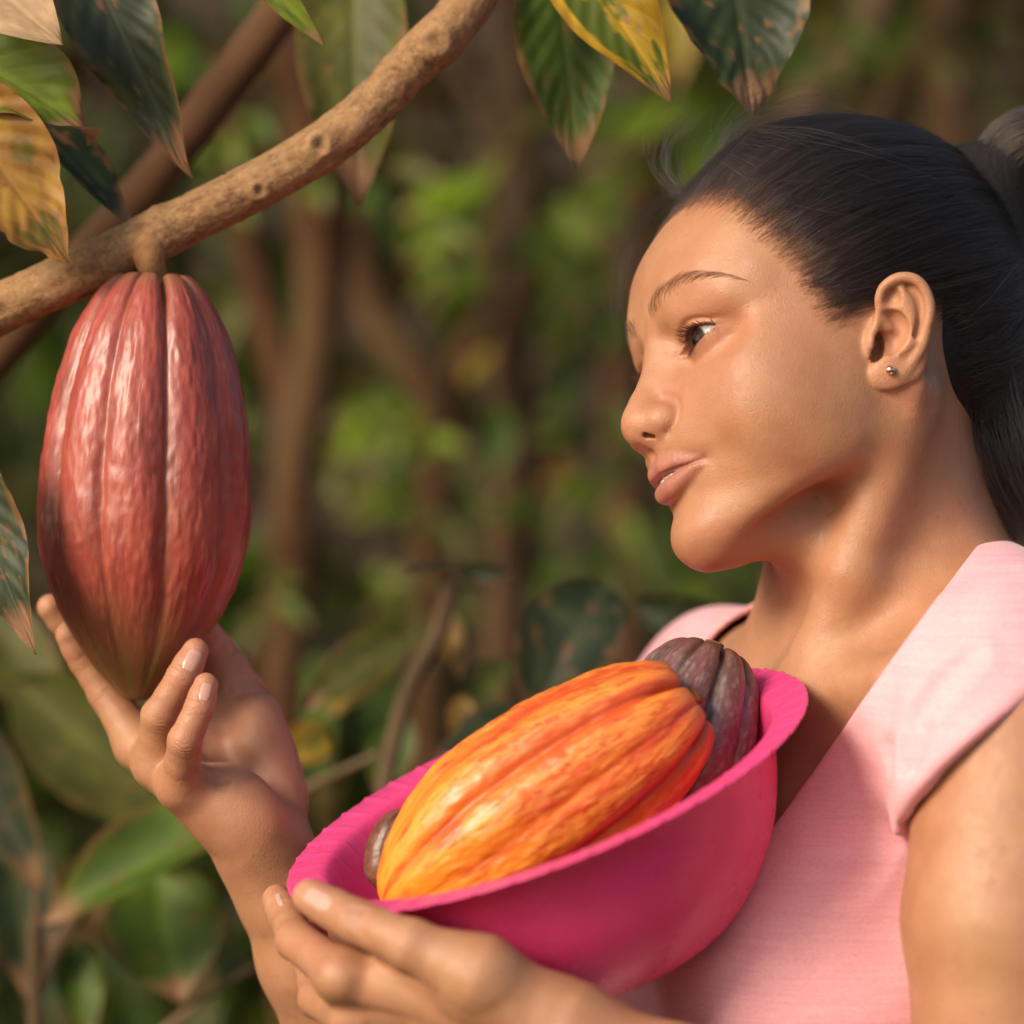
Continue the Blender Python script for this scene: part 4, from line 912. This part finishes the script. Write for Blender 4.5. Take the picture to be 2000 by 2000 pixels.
# ------------------------------------------------------------------ the person: parts
HIP = TP(0, -10, -520)
person = empty('person', (HIP[0]*.001, HIP[1]*.001, 0)); tag(person, 'dark haired woman in a pink T-shirt looking at the pod in her hand', 'person')
body_me.name = 'body'; body_me.vertices.foreach_set('co', toworld(bv).astype(np.float32).ravel()); body_me.polygons.foreach_set('use_smooth', np.ones(len(body_me.polygons), bool)); body_me.materials.append(skin_material()); body_me.update()
body_o = link(bpy.data.objects.new('body', body_me)); adopt(body_o, person)
hc = head_in(bv); col = skin_colour(hc)
def near_pts(v, pts, r): return np.max([np.exp(-(((v-q)**2).sum(1))/(r*r)) for q in pts], 0)
far = ((bv-HO)**2).sum(1) > 150**2; col[far] = (.405, .197, .098)
kn = [W(*RH[k][0][i]) for k in ('index', 'middle', 'ring', 'little') for i in (1, 2)]+[WL(*LH[k][0][i]) for k in ('thumb', 'index', 'middle') for i in (0, 1, 2)]
col = mixc(col, .34*near_pts(bv, kn, 9), (.46, .17, .085))
tips = [w_(*h[k][0][3]) for h, w_ in ((RH, W), (LH, WL)) for k in h]; col = mixc(col, .5*near_pts(bv, tips, 11), (.60, .27, .17))
palm = near_pts(bv, [W(540, 1500, 20), W(520, 1400, 40), W(470, 1560, 0), W(430, 1480, 10), W(440, 1300, 50)], 22); col = mixc(col, .42*palm, (.57, .25, .16))
set_color(body_o.data, 'Col', np.clip(col, 0, 1))
def fine_smooth(o, n=2):
    m = o.modifiers.new('smooth', 'SMOOTH'); m.factor = .5; m.iterations = n
# shirt
M = Mat('pink_jersey'); t = M.obj()
mp = M.n('Mapping'); mp.inputs['Scale'].default_value = (25, 25, 620); M.l(t, mp.inputs['Vector'])
slub = M.noise(1.0, 4, mp.outputs[0]); mp2 = M.n('Mapping'); mp2.inputs['Scale'].default_value = (500, 500, 1500); M.l(t, mp2.inputs['Vector']); knit = M.noise(1.0, 3, mp2.outputs[0])
c = M.ramp(slub, [(.25, (.80, .345, .375)), (.5, (.85, .39, .42)), (.78, (.89, .455, .475))])
c = M.mix(.22, c, M.ramp(knit, [(.3, (.62, .22, .25)), (.7, (.98, .62, .63))])); M.l(c, M.b.inputs['Base Color'])
M.set(Roughness=.9, Specular_IOR_Level=.2, Sheen_Weight=.25, Subsurface_Weight=.1, Subsurface_Scale=.004)
M.l(M.bump(knit, .35, .0006, M.bump(slub, .25, .0008, M.bump(M.noise(45, 3, t), .2, .004))), M.b.inputs['Normal'])
shirt_o = mesh_obj('t_shirt', toworld(sv), sq, M.m); adopt(shirt_o, person); fine_smooth(shirt_o, 2)
# trousers and shoes (below the picture, so that she stands on the ground)
def legs(p):
    d = ell(p, TP(0, -6, -500), (150, 105, 130), T_ROT)
    for s in (-1, 1):
        d = smin(d, chain(p, [TP(82*s, -4, -580), TP(88*s, 6, -880), TP(92*s, -14, -1215)], [84, 62, 50], 20), 40)
    return smax(smax(d, p[:, 2]+F(425), 8), F(-1225)-p[:, 2], 8)
lv_, lq_ = surface(legs, (-80, -220, -1240), (330, 260, -410), 7)
M = Mat('denim'); t = M.obj(); M.l(M.ramp(M.noise(300, 3, t), [(.3, (.025, .04, .08)), (.7, (.06, .09, .16))]), M.b.inputs['Base Color']); M.set(Roughness=.9)
adopt(mesh_obj('trousers', toworld(lv_), lq_, M.m), person)
M = Mat('shoe_canvas'); M.set(Base_Color=(.08, .07, .06, 1), Roughness=.8)
for s in (-1, 1):
    def shoe(p, s=s):
        d = chain(p, [TP(92*s, -24, -1262), TP(95*s, 60, -1270), TP(98*s, 150, -1276)], [36, 36, 26], 12); d = smin(d, chain(p, [TP(92*s, -22, -1200), TP(92*s, -22, -1262)], [40, 38], 5), 14)
        return smax(d, F(-1300)-p[:, 2], 4)
    c0 = TP(94*s, 50, -1250); v_, q_ = surface(shoe, c0-170, c0+170, 6); adopt(mesh_obj('shoe', toworld(v_), q_, M.m), person)

# ------------------------------------------------------------------ tracing helpers
def head_w(p): return head(head_in(p))*F(HS)
def on_skin(c, lift=.2, n=6):
    "canonical points moved onto the head surface"
    c = np.asarray(c, F).copy()
    for _ in range(n):
        d = head(c); g = grad(head, c, .6); g2 = np.maximum((g*g).sum(1), .1); c = c-np.clip((d-lift)/g2, -4, 4)[:, None]*g
    return c
def strands(name, paths, radius, mat, parent, tip=.35):
    "paths: list of (n,3) world-mm arrays (equal n) -> hair curves object"
    A = np.asarray(paths, float); N, n, _ = A.shape
    cu = bpy.data.hair_curves.new(name); cu.add_curves([n]*N)
    cu.attributes['position'].data.foreach_set('vector', toworld(A.reshape(-1, 3)).astype(np.float32).ravel())
    r = cu.attributes.get('radius') or cu.attributes.new('radius', 'FLOAT', 'POINT')
    prof = np.interp(np.linspace(0, 1, n), [0, .15, .6, 1], [.8, 1, 1, tip])*radius*.001
    r.data.foreach_set('value', np.tile(prof, N).astype(np.float32))
    cu.materials.append(mat); o = bpy.data.objects.new(name, cu); link(o); adopt(o, parent); return o
def hair_mat(name, col, rough=.3):
    m = bpy.data.materials.new(name); m.use_nodes = True; t = m.node_tree; t.nodes.clear(); out = t.nodes.new('ShaderNodeOutputMaterial'); h = t.nodes.new('ShaderNodeBsdfHairPrincipled')
    h.parametrization = 'COLOR'; hi = t.nodes.new('ShaderNodeHairInfo'); rp = t.nodes.new('ShaderNodeValToRGB'); e = rp.color_ramp.elements; e[0].color = (*[k*.75 for k in col], 1); e[1].position = .97; e[1].color = (*[k*3.2 for k in col], 1); e.new(.82).color = (*[k*1.05 for k in col], 1); t.links.new(hi.outputs['Random'], rp.inputs[0]); t.links.new(rp.outputs[0], h.inputs['Color']); h.inputs['Roughness'].default_value = rough; h.inputs['Radial Roughness'].default_value = .45; h.inputs['IOR'].default_value = 1.40; h.inputs['Random Roughness'].default_value = .3
    t.links.new(h.outputs[0], out.inputs['Surface']); return m
HAIR = hair_mat('dark_hair', (.030, .019, .014), .26); BROW = hair_mat('brow_hair', (.045, .026, .016), .4); LASH = hair_mat('lash_hair', (.012, .008, .006), .4)

# ------------------------------------------------------------------ eyes, teeth, earring, nails
GAZE = HR.T@np.array([-.885, -.43, -.19]); GAZE = GAZE/np.linalg.norm(GAZE)
M = Mat('eye'); M.l(M.attr('Col'), M.b.inputs['Base Color']); M.set(Roughness=.25, Specular_IOR_Level=.2, Coat_Weight=.12, Coat_Roughness=.04, Subsurface_Weight=.05, Subsurface_Scale=.002); EYE_M = M.m
def eyeball(side):
    nu, nv = 70, 96; th = np.linspace(0, np.pi, nu)**1.0; a = np.linspace(0, 2*np.pi, nv, endpoint=False); TH, A = np.meshgrid(th, a, indexing='ij')
    g = GAZE; e1 = np.cross(g, [0, 0, 1.]); e1 /= np.linalg.norm(e1); e2 = np.cross(e1, g)
    d = np.cos(TH)[..., None]*g+np.sin(TH)[..., None]*(np.cos(A)[..., None]*e1+np.sin(A)[..., None]*e2)
    deg = np.degrees(TH); r = EYE_R+1.0*np.exp(-(deg/20)**4)*np.cos(np.minimum(TH*3, np.pi/2))
    v = EYE_C*np.array([side, 1, 1])+d*r[..., None]; deg = deg.ravel(); q = d.reshape(-1, 3)
    c = np.tile((.36, .325, .30), (len(q), 1)); c = mixc(c, (deg-45)/40, (.55, .36, .31)); ray = fbm(np.c_[np.cos(A.ravel())*9, np.sin(A.ravel())*9, deg*.03], 4, 2)
    iris = 1/(1+np.exp((deg-37)/1.0)); c = mixc(c, iris, (.020, .009, .005)); c = mixc(c, iris*(ray-.45)*2.2*np.exp(-((deg-19)/7)**2), (.050, .022, .010)); c = mixc(c, np.exp(-((deg-36)/2.4)**2)*.8, (.016, .010, .008)); c = mixc(c, 1/(1+np.exp((deg-10.5)/.6)), (.003, .003, .003))
    o = mesh_obj('eyeball', toworld(head_out(v.reshape(-1, 3))), grid_faces(nu, nv, True), EYE_M); set_color(o.data, 'Col', c); adopt(o, person)
eyeball(1); eyeball(-1)
# teeth: one arch of upper teeth
a = np.linspace(-19, 19, 140); z = np.linspace(-45.2, -36, 16); A, Z = np.meshgrid(a, z, indexing='ij')
edges = np.array([-18.5, -13.5, -8.8, 0, 8.8, 13.5, 18.5]); gap = np.min(np.abs(A[..., None]-edges), -1)
y = 98.6-.026*A**2-.8*np.exp(-(gap/.45)**2)+.35*np.cos((Z+40)/4); zb = Z+np.where(Z < -44, .5*np.exp(-(gap/.8)**2), 0)
M = Mat('tooth_enamel'); M.set(Base_Color=(.55, .49, .41, 1), Roughness=.22, Subsurface_Weight=.2, Subsurface_Scale=.003)
adopt(mesh_obj('teeth', toworld(head_out(np.stack([A, y, zb], -1).reshape(-1, 3))), grid_faces(140, 16), M.m), person)
e0 = trace([(1738, 723)])[0]; M = Mat('gold'); M.set(Base_Color=(.80, .60, .38, 1), Metallic=1.0, Roughness=.12)
th = np.linspace(0, np.pi, 24); an = np.linspace(0, 2*np.pi, 40, endpoint=False); TH, A = np.meshgrid(th, an, indexing='ij')
sp = np.stack([np.sin(TH)*np.cos(A), np.sin(TH)*np.sin(A), np.cos(TH)], -1).reshape(-1, 3)*2.25
adopt(mesh_obj('ear_stud', toworld(e0+np.array([0, -1.5, 0])+sp), grid_faces(24, 40, True), M.m), person)
M = Mat('nail'); M.set(Base_Color=(.58, .32, .24, 1), Roughness=.2, Subsurface_Weight=.15, Subsurface_Scale=.003, Coat_Weight=.4)
def nail(cx, cy, dx, dy, ln, wd, f):
    d = np.array([dx, dy], float); d /= np.linalg.norm(d); s = np.array([-d[1], d[0]])
    u = np.linspace(-1, 1, 15); v = np.linspace(-1, 1, 13); U, V = np.meshgrid(u, v, indexing='ij')
    hw = np.clip(1-np.maximum(-U-.35, 0)**2*1.1, 0, 1)*np.clip(1-np.maximum(U-.45, 0)**2*1.6, 0, 1)
    q = np.stack([cx+d[0]*U*ln/2+s[0]*V*hw*wd/2, cy+d[1]*U*ln/2+s[1]*V*hw*wd/2], -1).reshape(-1, 2)
    p = trace(q, f); ed = np.maximum(np.abs(V), np.abs(U)).ravel(); g = grad(f, p.astype(F), .5); g = g/np.maximum(np.linalg.norm(g, axis=1), .1)[:, None]
    lift = .42*(1-ed**6)-.12; lift = np.where(U.ravel() > .75, .35, lift)
    adopt(mesh_obj('fingernail', toworld(p+g*lift[:, None]), grid_faces(15, 13), M.m), person)
nail(375, 1291, 60, -128, 43, 33, hand_r); nail(401, 1352, 35, -130, 34, 24, hand_r); nail(622, 1757, -96, -50, 52, 38, hand_l); nail(546, 1758, -16, -40, 24, 12, hand_l)
# ------------------------------------------------------------------ hair
HC0 = np.array([0., -6, 36])
def skull(p): return smin(scalp(p), ell(p, (0, -20, -6), (60, 66, 44)), 30)
def ang(c):
    q = c-HC0; h = np.hypot(q[:, 0], q[:, 1]); return np.degrees(np.arctan2(np.abs(q[:, 0]), q[:, 1])), np.degrees(np.arctan2(q[:, 2], h))
_q = head_in(trace([(1400, 400), (1440, 432), (1477, 464), (1532, 502), (1556, 541), (1574, 610), (1610, 632), (1643, 626), (1680, 590), (1702, 566), (1760, 528)], lambda p: scalp(head_in(p))*F(HS)).astype(F)).astype(float)
_a, _e = ang(_q); _o = np.argsort(_a)                                                    # hairline as azimuth from the front, elevation
HL_AZ = np.r_[0, 12, 20, _a[_o], _a.max()+6, _a.max()+16, _a.max()+24, 140, 180]; HL_EL = np.r_[34, 35, 34, _e[_o], -10, -24, -40, -48, -50]
_g = np.arange(0, 181, 1.); _h = np.interp(_g, HL_AZ, HL_EL); _k = np.exp(-(np.arange(-9, 10)/4.)**2); _k /= _k.sum(); HL_EL = np.convolve(np.pad(_h, 9, 'edge'), _k, 'valid'); HL_AZ = _g
def vol(el): return np.interp(el, [20, 45, 75], [0, 1.2, 2.0])
def hair_in(c, jag=0):
    az, el = ang(c); return el-np.interp(az, HL_AZ, HL_EL)+jag
def d2r(D, it=8):
    "distance from HC0 to the skull along unit directions"
    r = np.full(len(D), 80., float)
    for _ in range(it): r = r-skull((HC0+D*r[:, None]).astype(F))
    return r
TIE_C = np.array([4., -104, 70.]); TIE_D = (TIE_C-HC0)/np.linalg.norm(TIE_C-HC0)
TAIL = [W(1900, 400, 28), W(1900, 560, 30), W(1925, 740, 26), W(1965, 900, 16), W(2020, 1030, 8)]; TAIL_R = [30, 36, 31, 20, 7]
BUN = [W(1905, 440, 28), W(1940, 340, 24), W(2000, 275, 20), W(2070, 290, 18), W(2090, 380, 22), W(2000, 440, 28)]
def hairvol(p):
    c = head_in(p); az, el = ang(c.astype(float)); g = (el-np.interp(az, HL_AZ, HL_EL)).astype(F)
    s = np.clip((g-F(13))/F(26), 0, 1); s = s*s*(3-2*s)
    flow = fbm(np.c_[(el*.22+az*.05), az*.018, 0*az], 6, 2)-.5
    d = (skull(c)-((4.0+.7*vol(el)).astype(F)*s-F(2.0)+np.clip(g-F(13), F(-20), 0)*F(.4)+(flow*3.2*s).astype(F)))*F(HS)
    d = smin(d, chain(p, TAIL, TAIL_R, 10), 18)
    return smin(d, chain(p, BUN, [11, 13, 12, 12, 12, 12], 8), 10)
cv, cq = surface(hairvol, (40, -95, -80), (330, 130, 245), 2.6)
M = Mat('hair_mass'); M.set(Base_Color=(.016, .011, .009, 1), Roughness=.55, Specular_IOR_Level=.3); t = M.obj(); M.l(M.bump(M.noise(260, 3, t), .4, .002), M.b.inputs['Normal'])
cap_o = mesh_obj('hair', toworld(cv), cq, M.m); adopt(cap_o, person)
hr = np.random.default_rng(12)
NP = 18
def swept(n_lock, per, seed, band=None):
    r = np.random.default_rng(seed); P_, LL = [], []
    # roots: random directions inside the hairline
    D = r.normal(size=(n_lock*(30 if band else 14), 3)); D /= np.linalg.norm(D, axis=1)[:, None]; c = HC0+D*90; hi_ = hair_in(c, 0); ok = hi_ > r.uniform(0, 1, len(c))*5
    if band: ok = (hi_ > -1) & (hi_ < band) & (r.uniform(0, 1, len(c)) < np.clip(.25+hi_/8, 0, 1)) & (D[:, 1] > -.35)
    D = D[ok]
    az, el = ang(HC0+D*90); side = np.where(D[:, 0] > -.35, 1, r.uniform(0, 1, len(D)) < .35); D = D[side > 0][:n_lock]
    for d0 in D:
        lift = r.uniform(1.8, 8.5); sway = r.normal(0, .07); bulge = r.uniform(.0, 3.2)
        dd = d0+r.normal(0, .03 if band else .045, (per, 3)); dd /= np.linalg.norm(dd, axis=1)[:, None]; keep = hair_in(HC0+dd*90) > -1.2; dd = dd[keep]
        if not len(dd): continue
        s = np.linspace(0, 1, NP); tie = TIE_D+r.normal(0, .05, 3); tie = tie/np.linalg.norm(tie)
        om = np.arccos(np.clip(dd@tie, -1, 1))[:, None]
        X = (np.sin((1-s)[None]*om)/np.sin(om))[..., None]*dd[:, None]+(np.sin(s[None]*om)/np.sin(om))[..., None]*tie
        perp = np.cross(dd, tie); perp /= np.linalg.norm(perp, axis=1)[:, None]+1e-6
        mean_ = X.mean(0, keepdims=True); X = mean_+(X-mean_)*np.interp(s, [0, .3, .8, 1], [1, .55, .5, .7])[None, :, None]
        X = X+perp[:, None]*(np.sin(np.pi*s)*sway)[None, :, None]; X /= np.linalg.norm(X, axis=2)[..., None]
        edge = np.clip(hair_in(HC0+dd*90)/14, .10, 1)
        L_ = (lift*edge[:, None]+(lift+2-lift*edge[:, None])*np.clip(s*2.6, 0, 1)[None])*np.interp(s, [0, .06, .2, 1], [.0, .55, 1, 1])[None]+bulge*np.sin(np.pi*s)[None]+r.normal(0, .55, (len(dd), 1))
        P_.append(X); LL.append(L_)
    X = np.vstack(P_); L_ = np.vstack(LL); rad = d2r(X.reshape(-1, 3), 5).reshape(X.shape[:2])
    el_ = np.degrees(np.arcsin(np.clip(X[..., 2], -1, 1))); L_ = L_+vol(el_)*np.interp(s, [0, .25, 1], [0, 1, 1])[None]
    return head_out((HC0+X*(rad+L_)[..., None]).reshape(-1, 3)).reshape(-1, NP, 3)
A1 = np.vstack([swept(2100, 14, 5), swept(2600, 3, 6, 15)])
strands('hair_strand', A1, .07, HAIR, cap_o)
def bundle(path, rad, n, seed, wob=2.5, tipspread=1.0, npt=NP, cross=.4):
    r = np.random.default_rng(seed); c = cat_rom(path, 8); i = np.linspace(0, len(c)-1, npt); c = np.stack([np.interp(i, np.arange(len(c)), c[:, k]) for k in range(3)], 1)
    t = np.gradient(c, axis=0); t /= np.linalg.norm(t, axis=1)[:, None]; u = np.cross(t, [0.2, 1, .1]); u /= np.linalg.norm(u, axis=1)[:, None]; v = np.cross(t, u)
    rr = np.interp(np.linspace(0, 1, npt), np.linspace(0, 1, len(rad)), rad); out = []
    a = r.uniform(0, 2*np.pi, n); q = np.sqrt(r.uniform(.25, 1.15, n)); s = np.linspace(0, 1, npt)
    tw = r.normal(0, cross, n)
    A = a[:, None]+tw[:, None]*s[None]*2.2
    off = (np.cos(A)*q[:, None])[..., None]*u[None]*rr[None, :, None]+(np.sin(A)*q[:, None])[..., None]*v[None]*rr[None, :, None]
    wv = np.stack([np.sin(s[None]*r.uniform(2, 7, (n, 1))+r.uniform(0, 6, (n, 1))) for _ in range(3)], -1)*r.uniform(0, wob, (n, 1, 1))*s[None, :, None]
    return c[None]+off+wv
tail = bundle([W(1890, 440, 6)]+TAIL[1:]+[W(2060, 1110, 0)], [16, 40, 40, 33, 20, 14], 1500, 21, 4)
bun = bundle(BUN+[W(1900, 380, 24)], [8, 14, 16, 15, 14, 14, 10], 900, 22, 3)
strands('ponytail_strand', np.vstack([tail, bun]), .085, HAIR, cap_o)
# loose strands: nape, in front of the ear, over the far temple, fly-aways at the crown
L_ = []
def loose(px_path, n, spread, seed, wob=3, grow=1.0):
    r = np.random.default_rng(seed); pts = np.array([W(*q) for q in px_path]); 
    for k in range(n):
        o_ = r.normal(0, spread, 3)*np.array([1, .6, 1]); f = np.linspace(.35, grow, len(pts))[:, None]
        c = cat_rom(pts+o_*f+r.normal(0, wob*.35, pts.shape)*np.linspace(0, 1, len(pts))[:, None], 8)
        i = np.linspace(0, (len(c)-1)*r.uniform(.55, 1), NP); L_.append(np.stack([np.interp(i, np.arange(len(c)), c[:, j]) for j in range(3)], 1))
loose([(1838, 620, -8), (1852, 740, -4), (1876, 860, -6), (1915, 960, -8), (1990, 1080, -10)], 170, 8, 31, 5, 1.6)
loose([(1850, 700, 4), (1858, 820, 2), (1870, 930, 0), (1890, 1010, -4), (1880, 1090, -10)], 60, 8, 32, 6, 1.5)
loose([(1345, 372, 20), (1275, 408, 42), (1235, 470, 56), (1217, 560, 60), (1232, 650, 58), (1246, 720, 56)], 60, 5.5, 33, 4, 1.3)
loose([(1330, 380, 16), (1296, 330, 22), (1312, 268, 26), (1365, 240, 24), (1440, 232, 20)], 42, 8, 34, 9, 1.2)
loose([(1420, 300, 10), (1440, 262, 14), (1520, 240, 14), (1640, 240, 12), (1760, 275, 10)], 120, 8, 35, 7, 1.2)
loose([(1380, 330, -6), (1480, 236, -4), (1600, 205, 0), (1740, 236, 4), (1880, 330, 8)], 46, 9, 40, 12, 1.3)
loose([(1860, 480, -10), (1905, 600, -14), (1930, 740, -16), (1950, 860, -18), (1985, 980, -20)], 120, 12, 41, 8, 1.6)
loose([(1640, 610, -66), (1636, 640, -68), (1630, 668, -68), (1622, 700, -66)], 34, 3.8, 36, 3, 1.2)
loose([(1600, 600, -64), (1606, 630, -65), (1600, 668, -65), (1606, 705, -64)], 16, 3.5, 37, 3, 1.2)
loose([(1480, 300, -20), (1560, 330, -30), (1680, 390, -34), (1800, 470, -20), (1880, 520, 0)], 90, 22, 38, 5, 1.0)
loose([(1500, 420, -40), (1600, 450, -52), (1720, 490, -50), (1820, 520, -30), (1890, 500, 0)], 60, 16, 39, 5, 1.0)
strands('loose_strand', L_, .06, HAIR, cap_o, .2)
# short new hairs along the hairline
r = np.random.default_rng(44); S_ = []
az0 = r.uniform(0, 74, 900); el0 = np.interp(az0, HL_AZ, HL_EL)+r.normal(-.6, 1.9, 900); sd = np.where(r.uniform(0, 1, 900) < .72, 1, -1)
D = np.stack([sd*np.sin(np.radians(az0))*np.cos(np.radians(el0)), np.cos(np.radians(az0))*np.cos(np.radians(el0)), np.sin(np.radians(el0))], 1)
root = on_skin(HC0+D*d2r(D)[:, None], .1).astype(float); to = TIE_C-root; to /= np.linalg.norm(to, axis=1)[:, None]
ln = r.uniform(5, 17, 900); g = grad(head, root.astype(F), 1.0); g = g/np.linalg.norm(g, axis=1)[:, None]; to = to-g*(to*g).sum(1)[:, None]; to /= np.linalg.norm(to, axis=1)[:, None]
side_ = np.cross(to, g); s = np.linspace(0, 1, 7); cu_ = r.normal(0, .35, 900)
S_ = root[:, None]+(to[:, None]*s[None, :, None]+side_[:, None]*(cu_[:, None]*s[None]**2)[..., None])*ln[:, None, None]
S_ = S_.reshape(-1, 3); S2 = on_skin(S_, .5, 3).astype(float); S2 = (S2.reshape(900, 7, 3)+g[:, None]*(s**1.5*r.uniform(.3, 2.4, 900)[:, None])[..., None])
strands('hairline_strand', head_out(S2.reshape(-1, 3)).reshape(900, 7, 3), .036, BROW, cap_o, .3)

# ------------------------------------------------------------------ brows and lashes
bp = head_in(trace([(1270, 618), (1283, 592), (1304, 570), (1330, 550), (1360, 539), (1400, 538), (1446, 546)], head_w).astype(F)).astype(float)
bc = cat_rom(bp, 10); n = 300; r = np.random.default_rng(51); s = r.beta(1.1, 1.45, n); i = s*(len(bc)-1)
b0 = np.stack([np.interp(i, np.arange(len(bc)), bc[:, k]) for k in range(3)], 1); tg = np.gradient(bc, axis=0); tg = np.stack([np.interp(i, np.arange(len(bc)), tg[:, k]) for k in range(3)], 1); tg /= np.linalg.norm(tg, axis=1)[:, None]
upv = np.array([0, .2, 1.]); upv = upv-tg*(tg@upv)[:, None]; upv /= np.linalg.norm(upv, axis=1)[:, None]
wd = np.interp(s, [0, .25, .6, 1], [4.2, 4.0, 2.8, 1.4]); off = r.uniform(-1, 1, n)
root = b0+upv*(off*wd)[:, None]; lean = np.interp(s, [0, .2, .5, 1], [.75, .55, .18, .02])-off*.25
dr = tg*(1-lean[:, None])+upv*lean[:, None]; dr /= np.linalg.norm(dr, axis=1)[:, None]; ln = np.interp(s, [0, .3, 1], [6.5, 8.5, 6])*r.uniform(.6, 1.15, n)
q = np.linspace(0, 1, 6); BP = root[:, None]+dr[:, None]*(ln[:, None]*q)[..., None]+tg[:, None]*(ln[:, None]*q**2*.35)[..., None]
BP = on_skin(BP.reshape(-1, 3), .3, 5).astype(float).reshape(n, 6, 3); g = grad(head, BP[:, 0].astype(F), 1.0); BP = BP+g[:, None]*(q*.5)[None, :, None]
for sgn in (1, -1): strands('eyebrow', head_out((BP*np.array([sgn, 1, 1])).reshape(-1, 3)).reshape(n, 6, 3), .042, BROW, person, .2)
def lashes(n, upper, seed):
    r = np.random.default_rng(seed); x = np.linspace(19, 43.5, n)+r.normal(0, .25, n); up, lo, t = lidz(x); z = up if upper else lo
    y = EYE_C[1]+np.sqrt(np.maximum((EYE_R+1.1)**2-(x-EYE_C[0])**2-(z-EYE_C[2])**2, 1)); rt = np.stack([x, y, z+(.1 if upper else -.1)], 1)
    out = np.stack([(x-EYE_C[0])/13*.75, np.ones(n), (-.38 if upper else -.55)*np.ones(n)], 1)+r.normal(0, .10, (n, 3)); out /= np.linalg.norm(out, axis=1)[:, None]
    ln = (np.interp(t, [0, .3, .7, 1], [5, 8.2, 8.4, 6]) if upper else np.interp(t, [0, .5, 1], [3, 4.2, 3.6]))*r.uniform(.75, 1.1, n); q = np.linspace(0, 1, 7)
    curl = np.array([0, 0, 1.])*(.55 if upper else -.25)
    return rt[:, None]+out[:, None]*(ln[:, None]*q)[..., None]+curl*(ln[:, None]*q**2)[..., None]*.8
for sgn in (1, -1):
    LA = np.vstack([lashes(110, True, 61), lashes(60, False, 62)]); strands('eyelash', head_out((LA*np.array([sgn, 1, 1])).reshape(-1, 3)).reshape(-1, 7, 3), .10, LASH, person, .15)
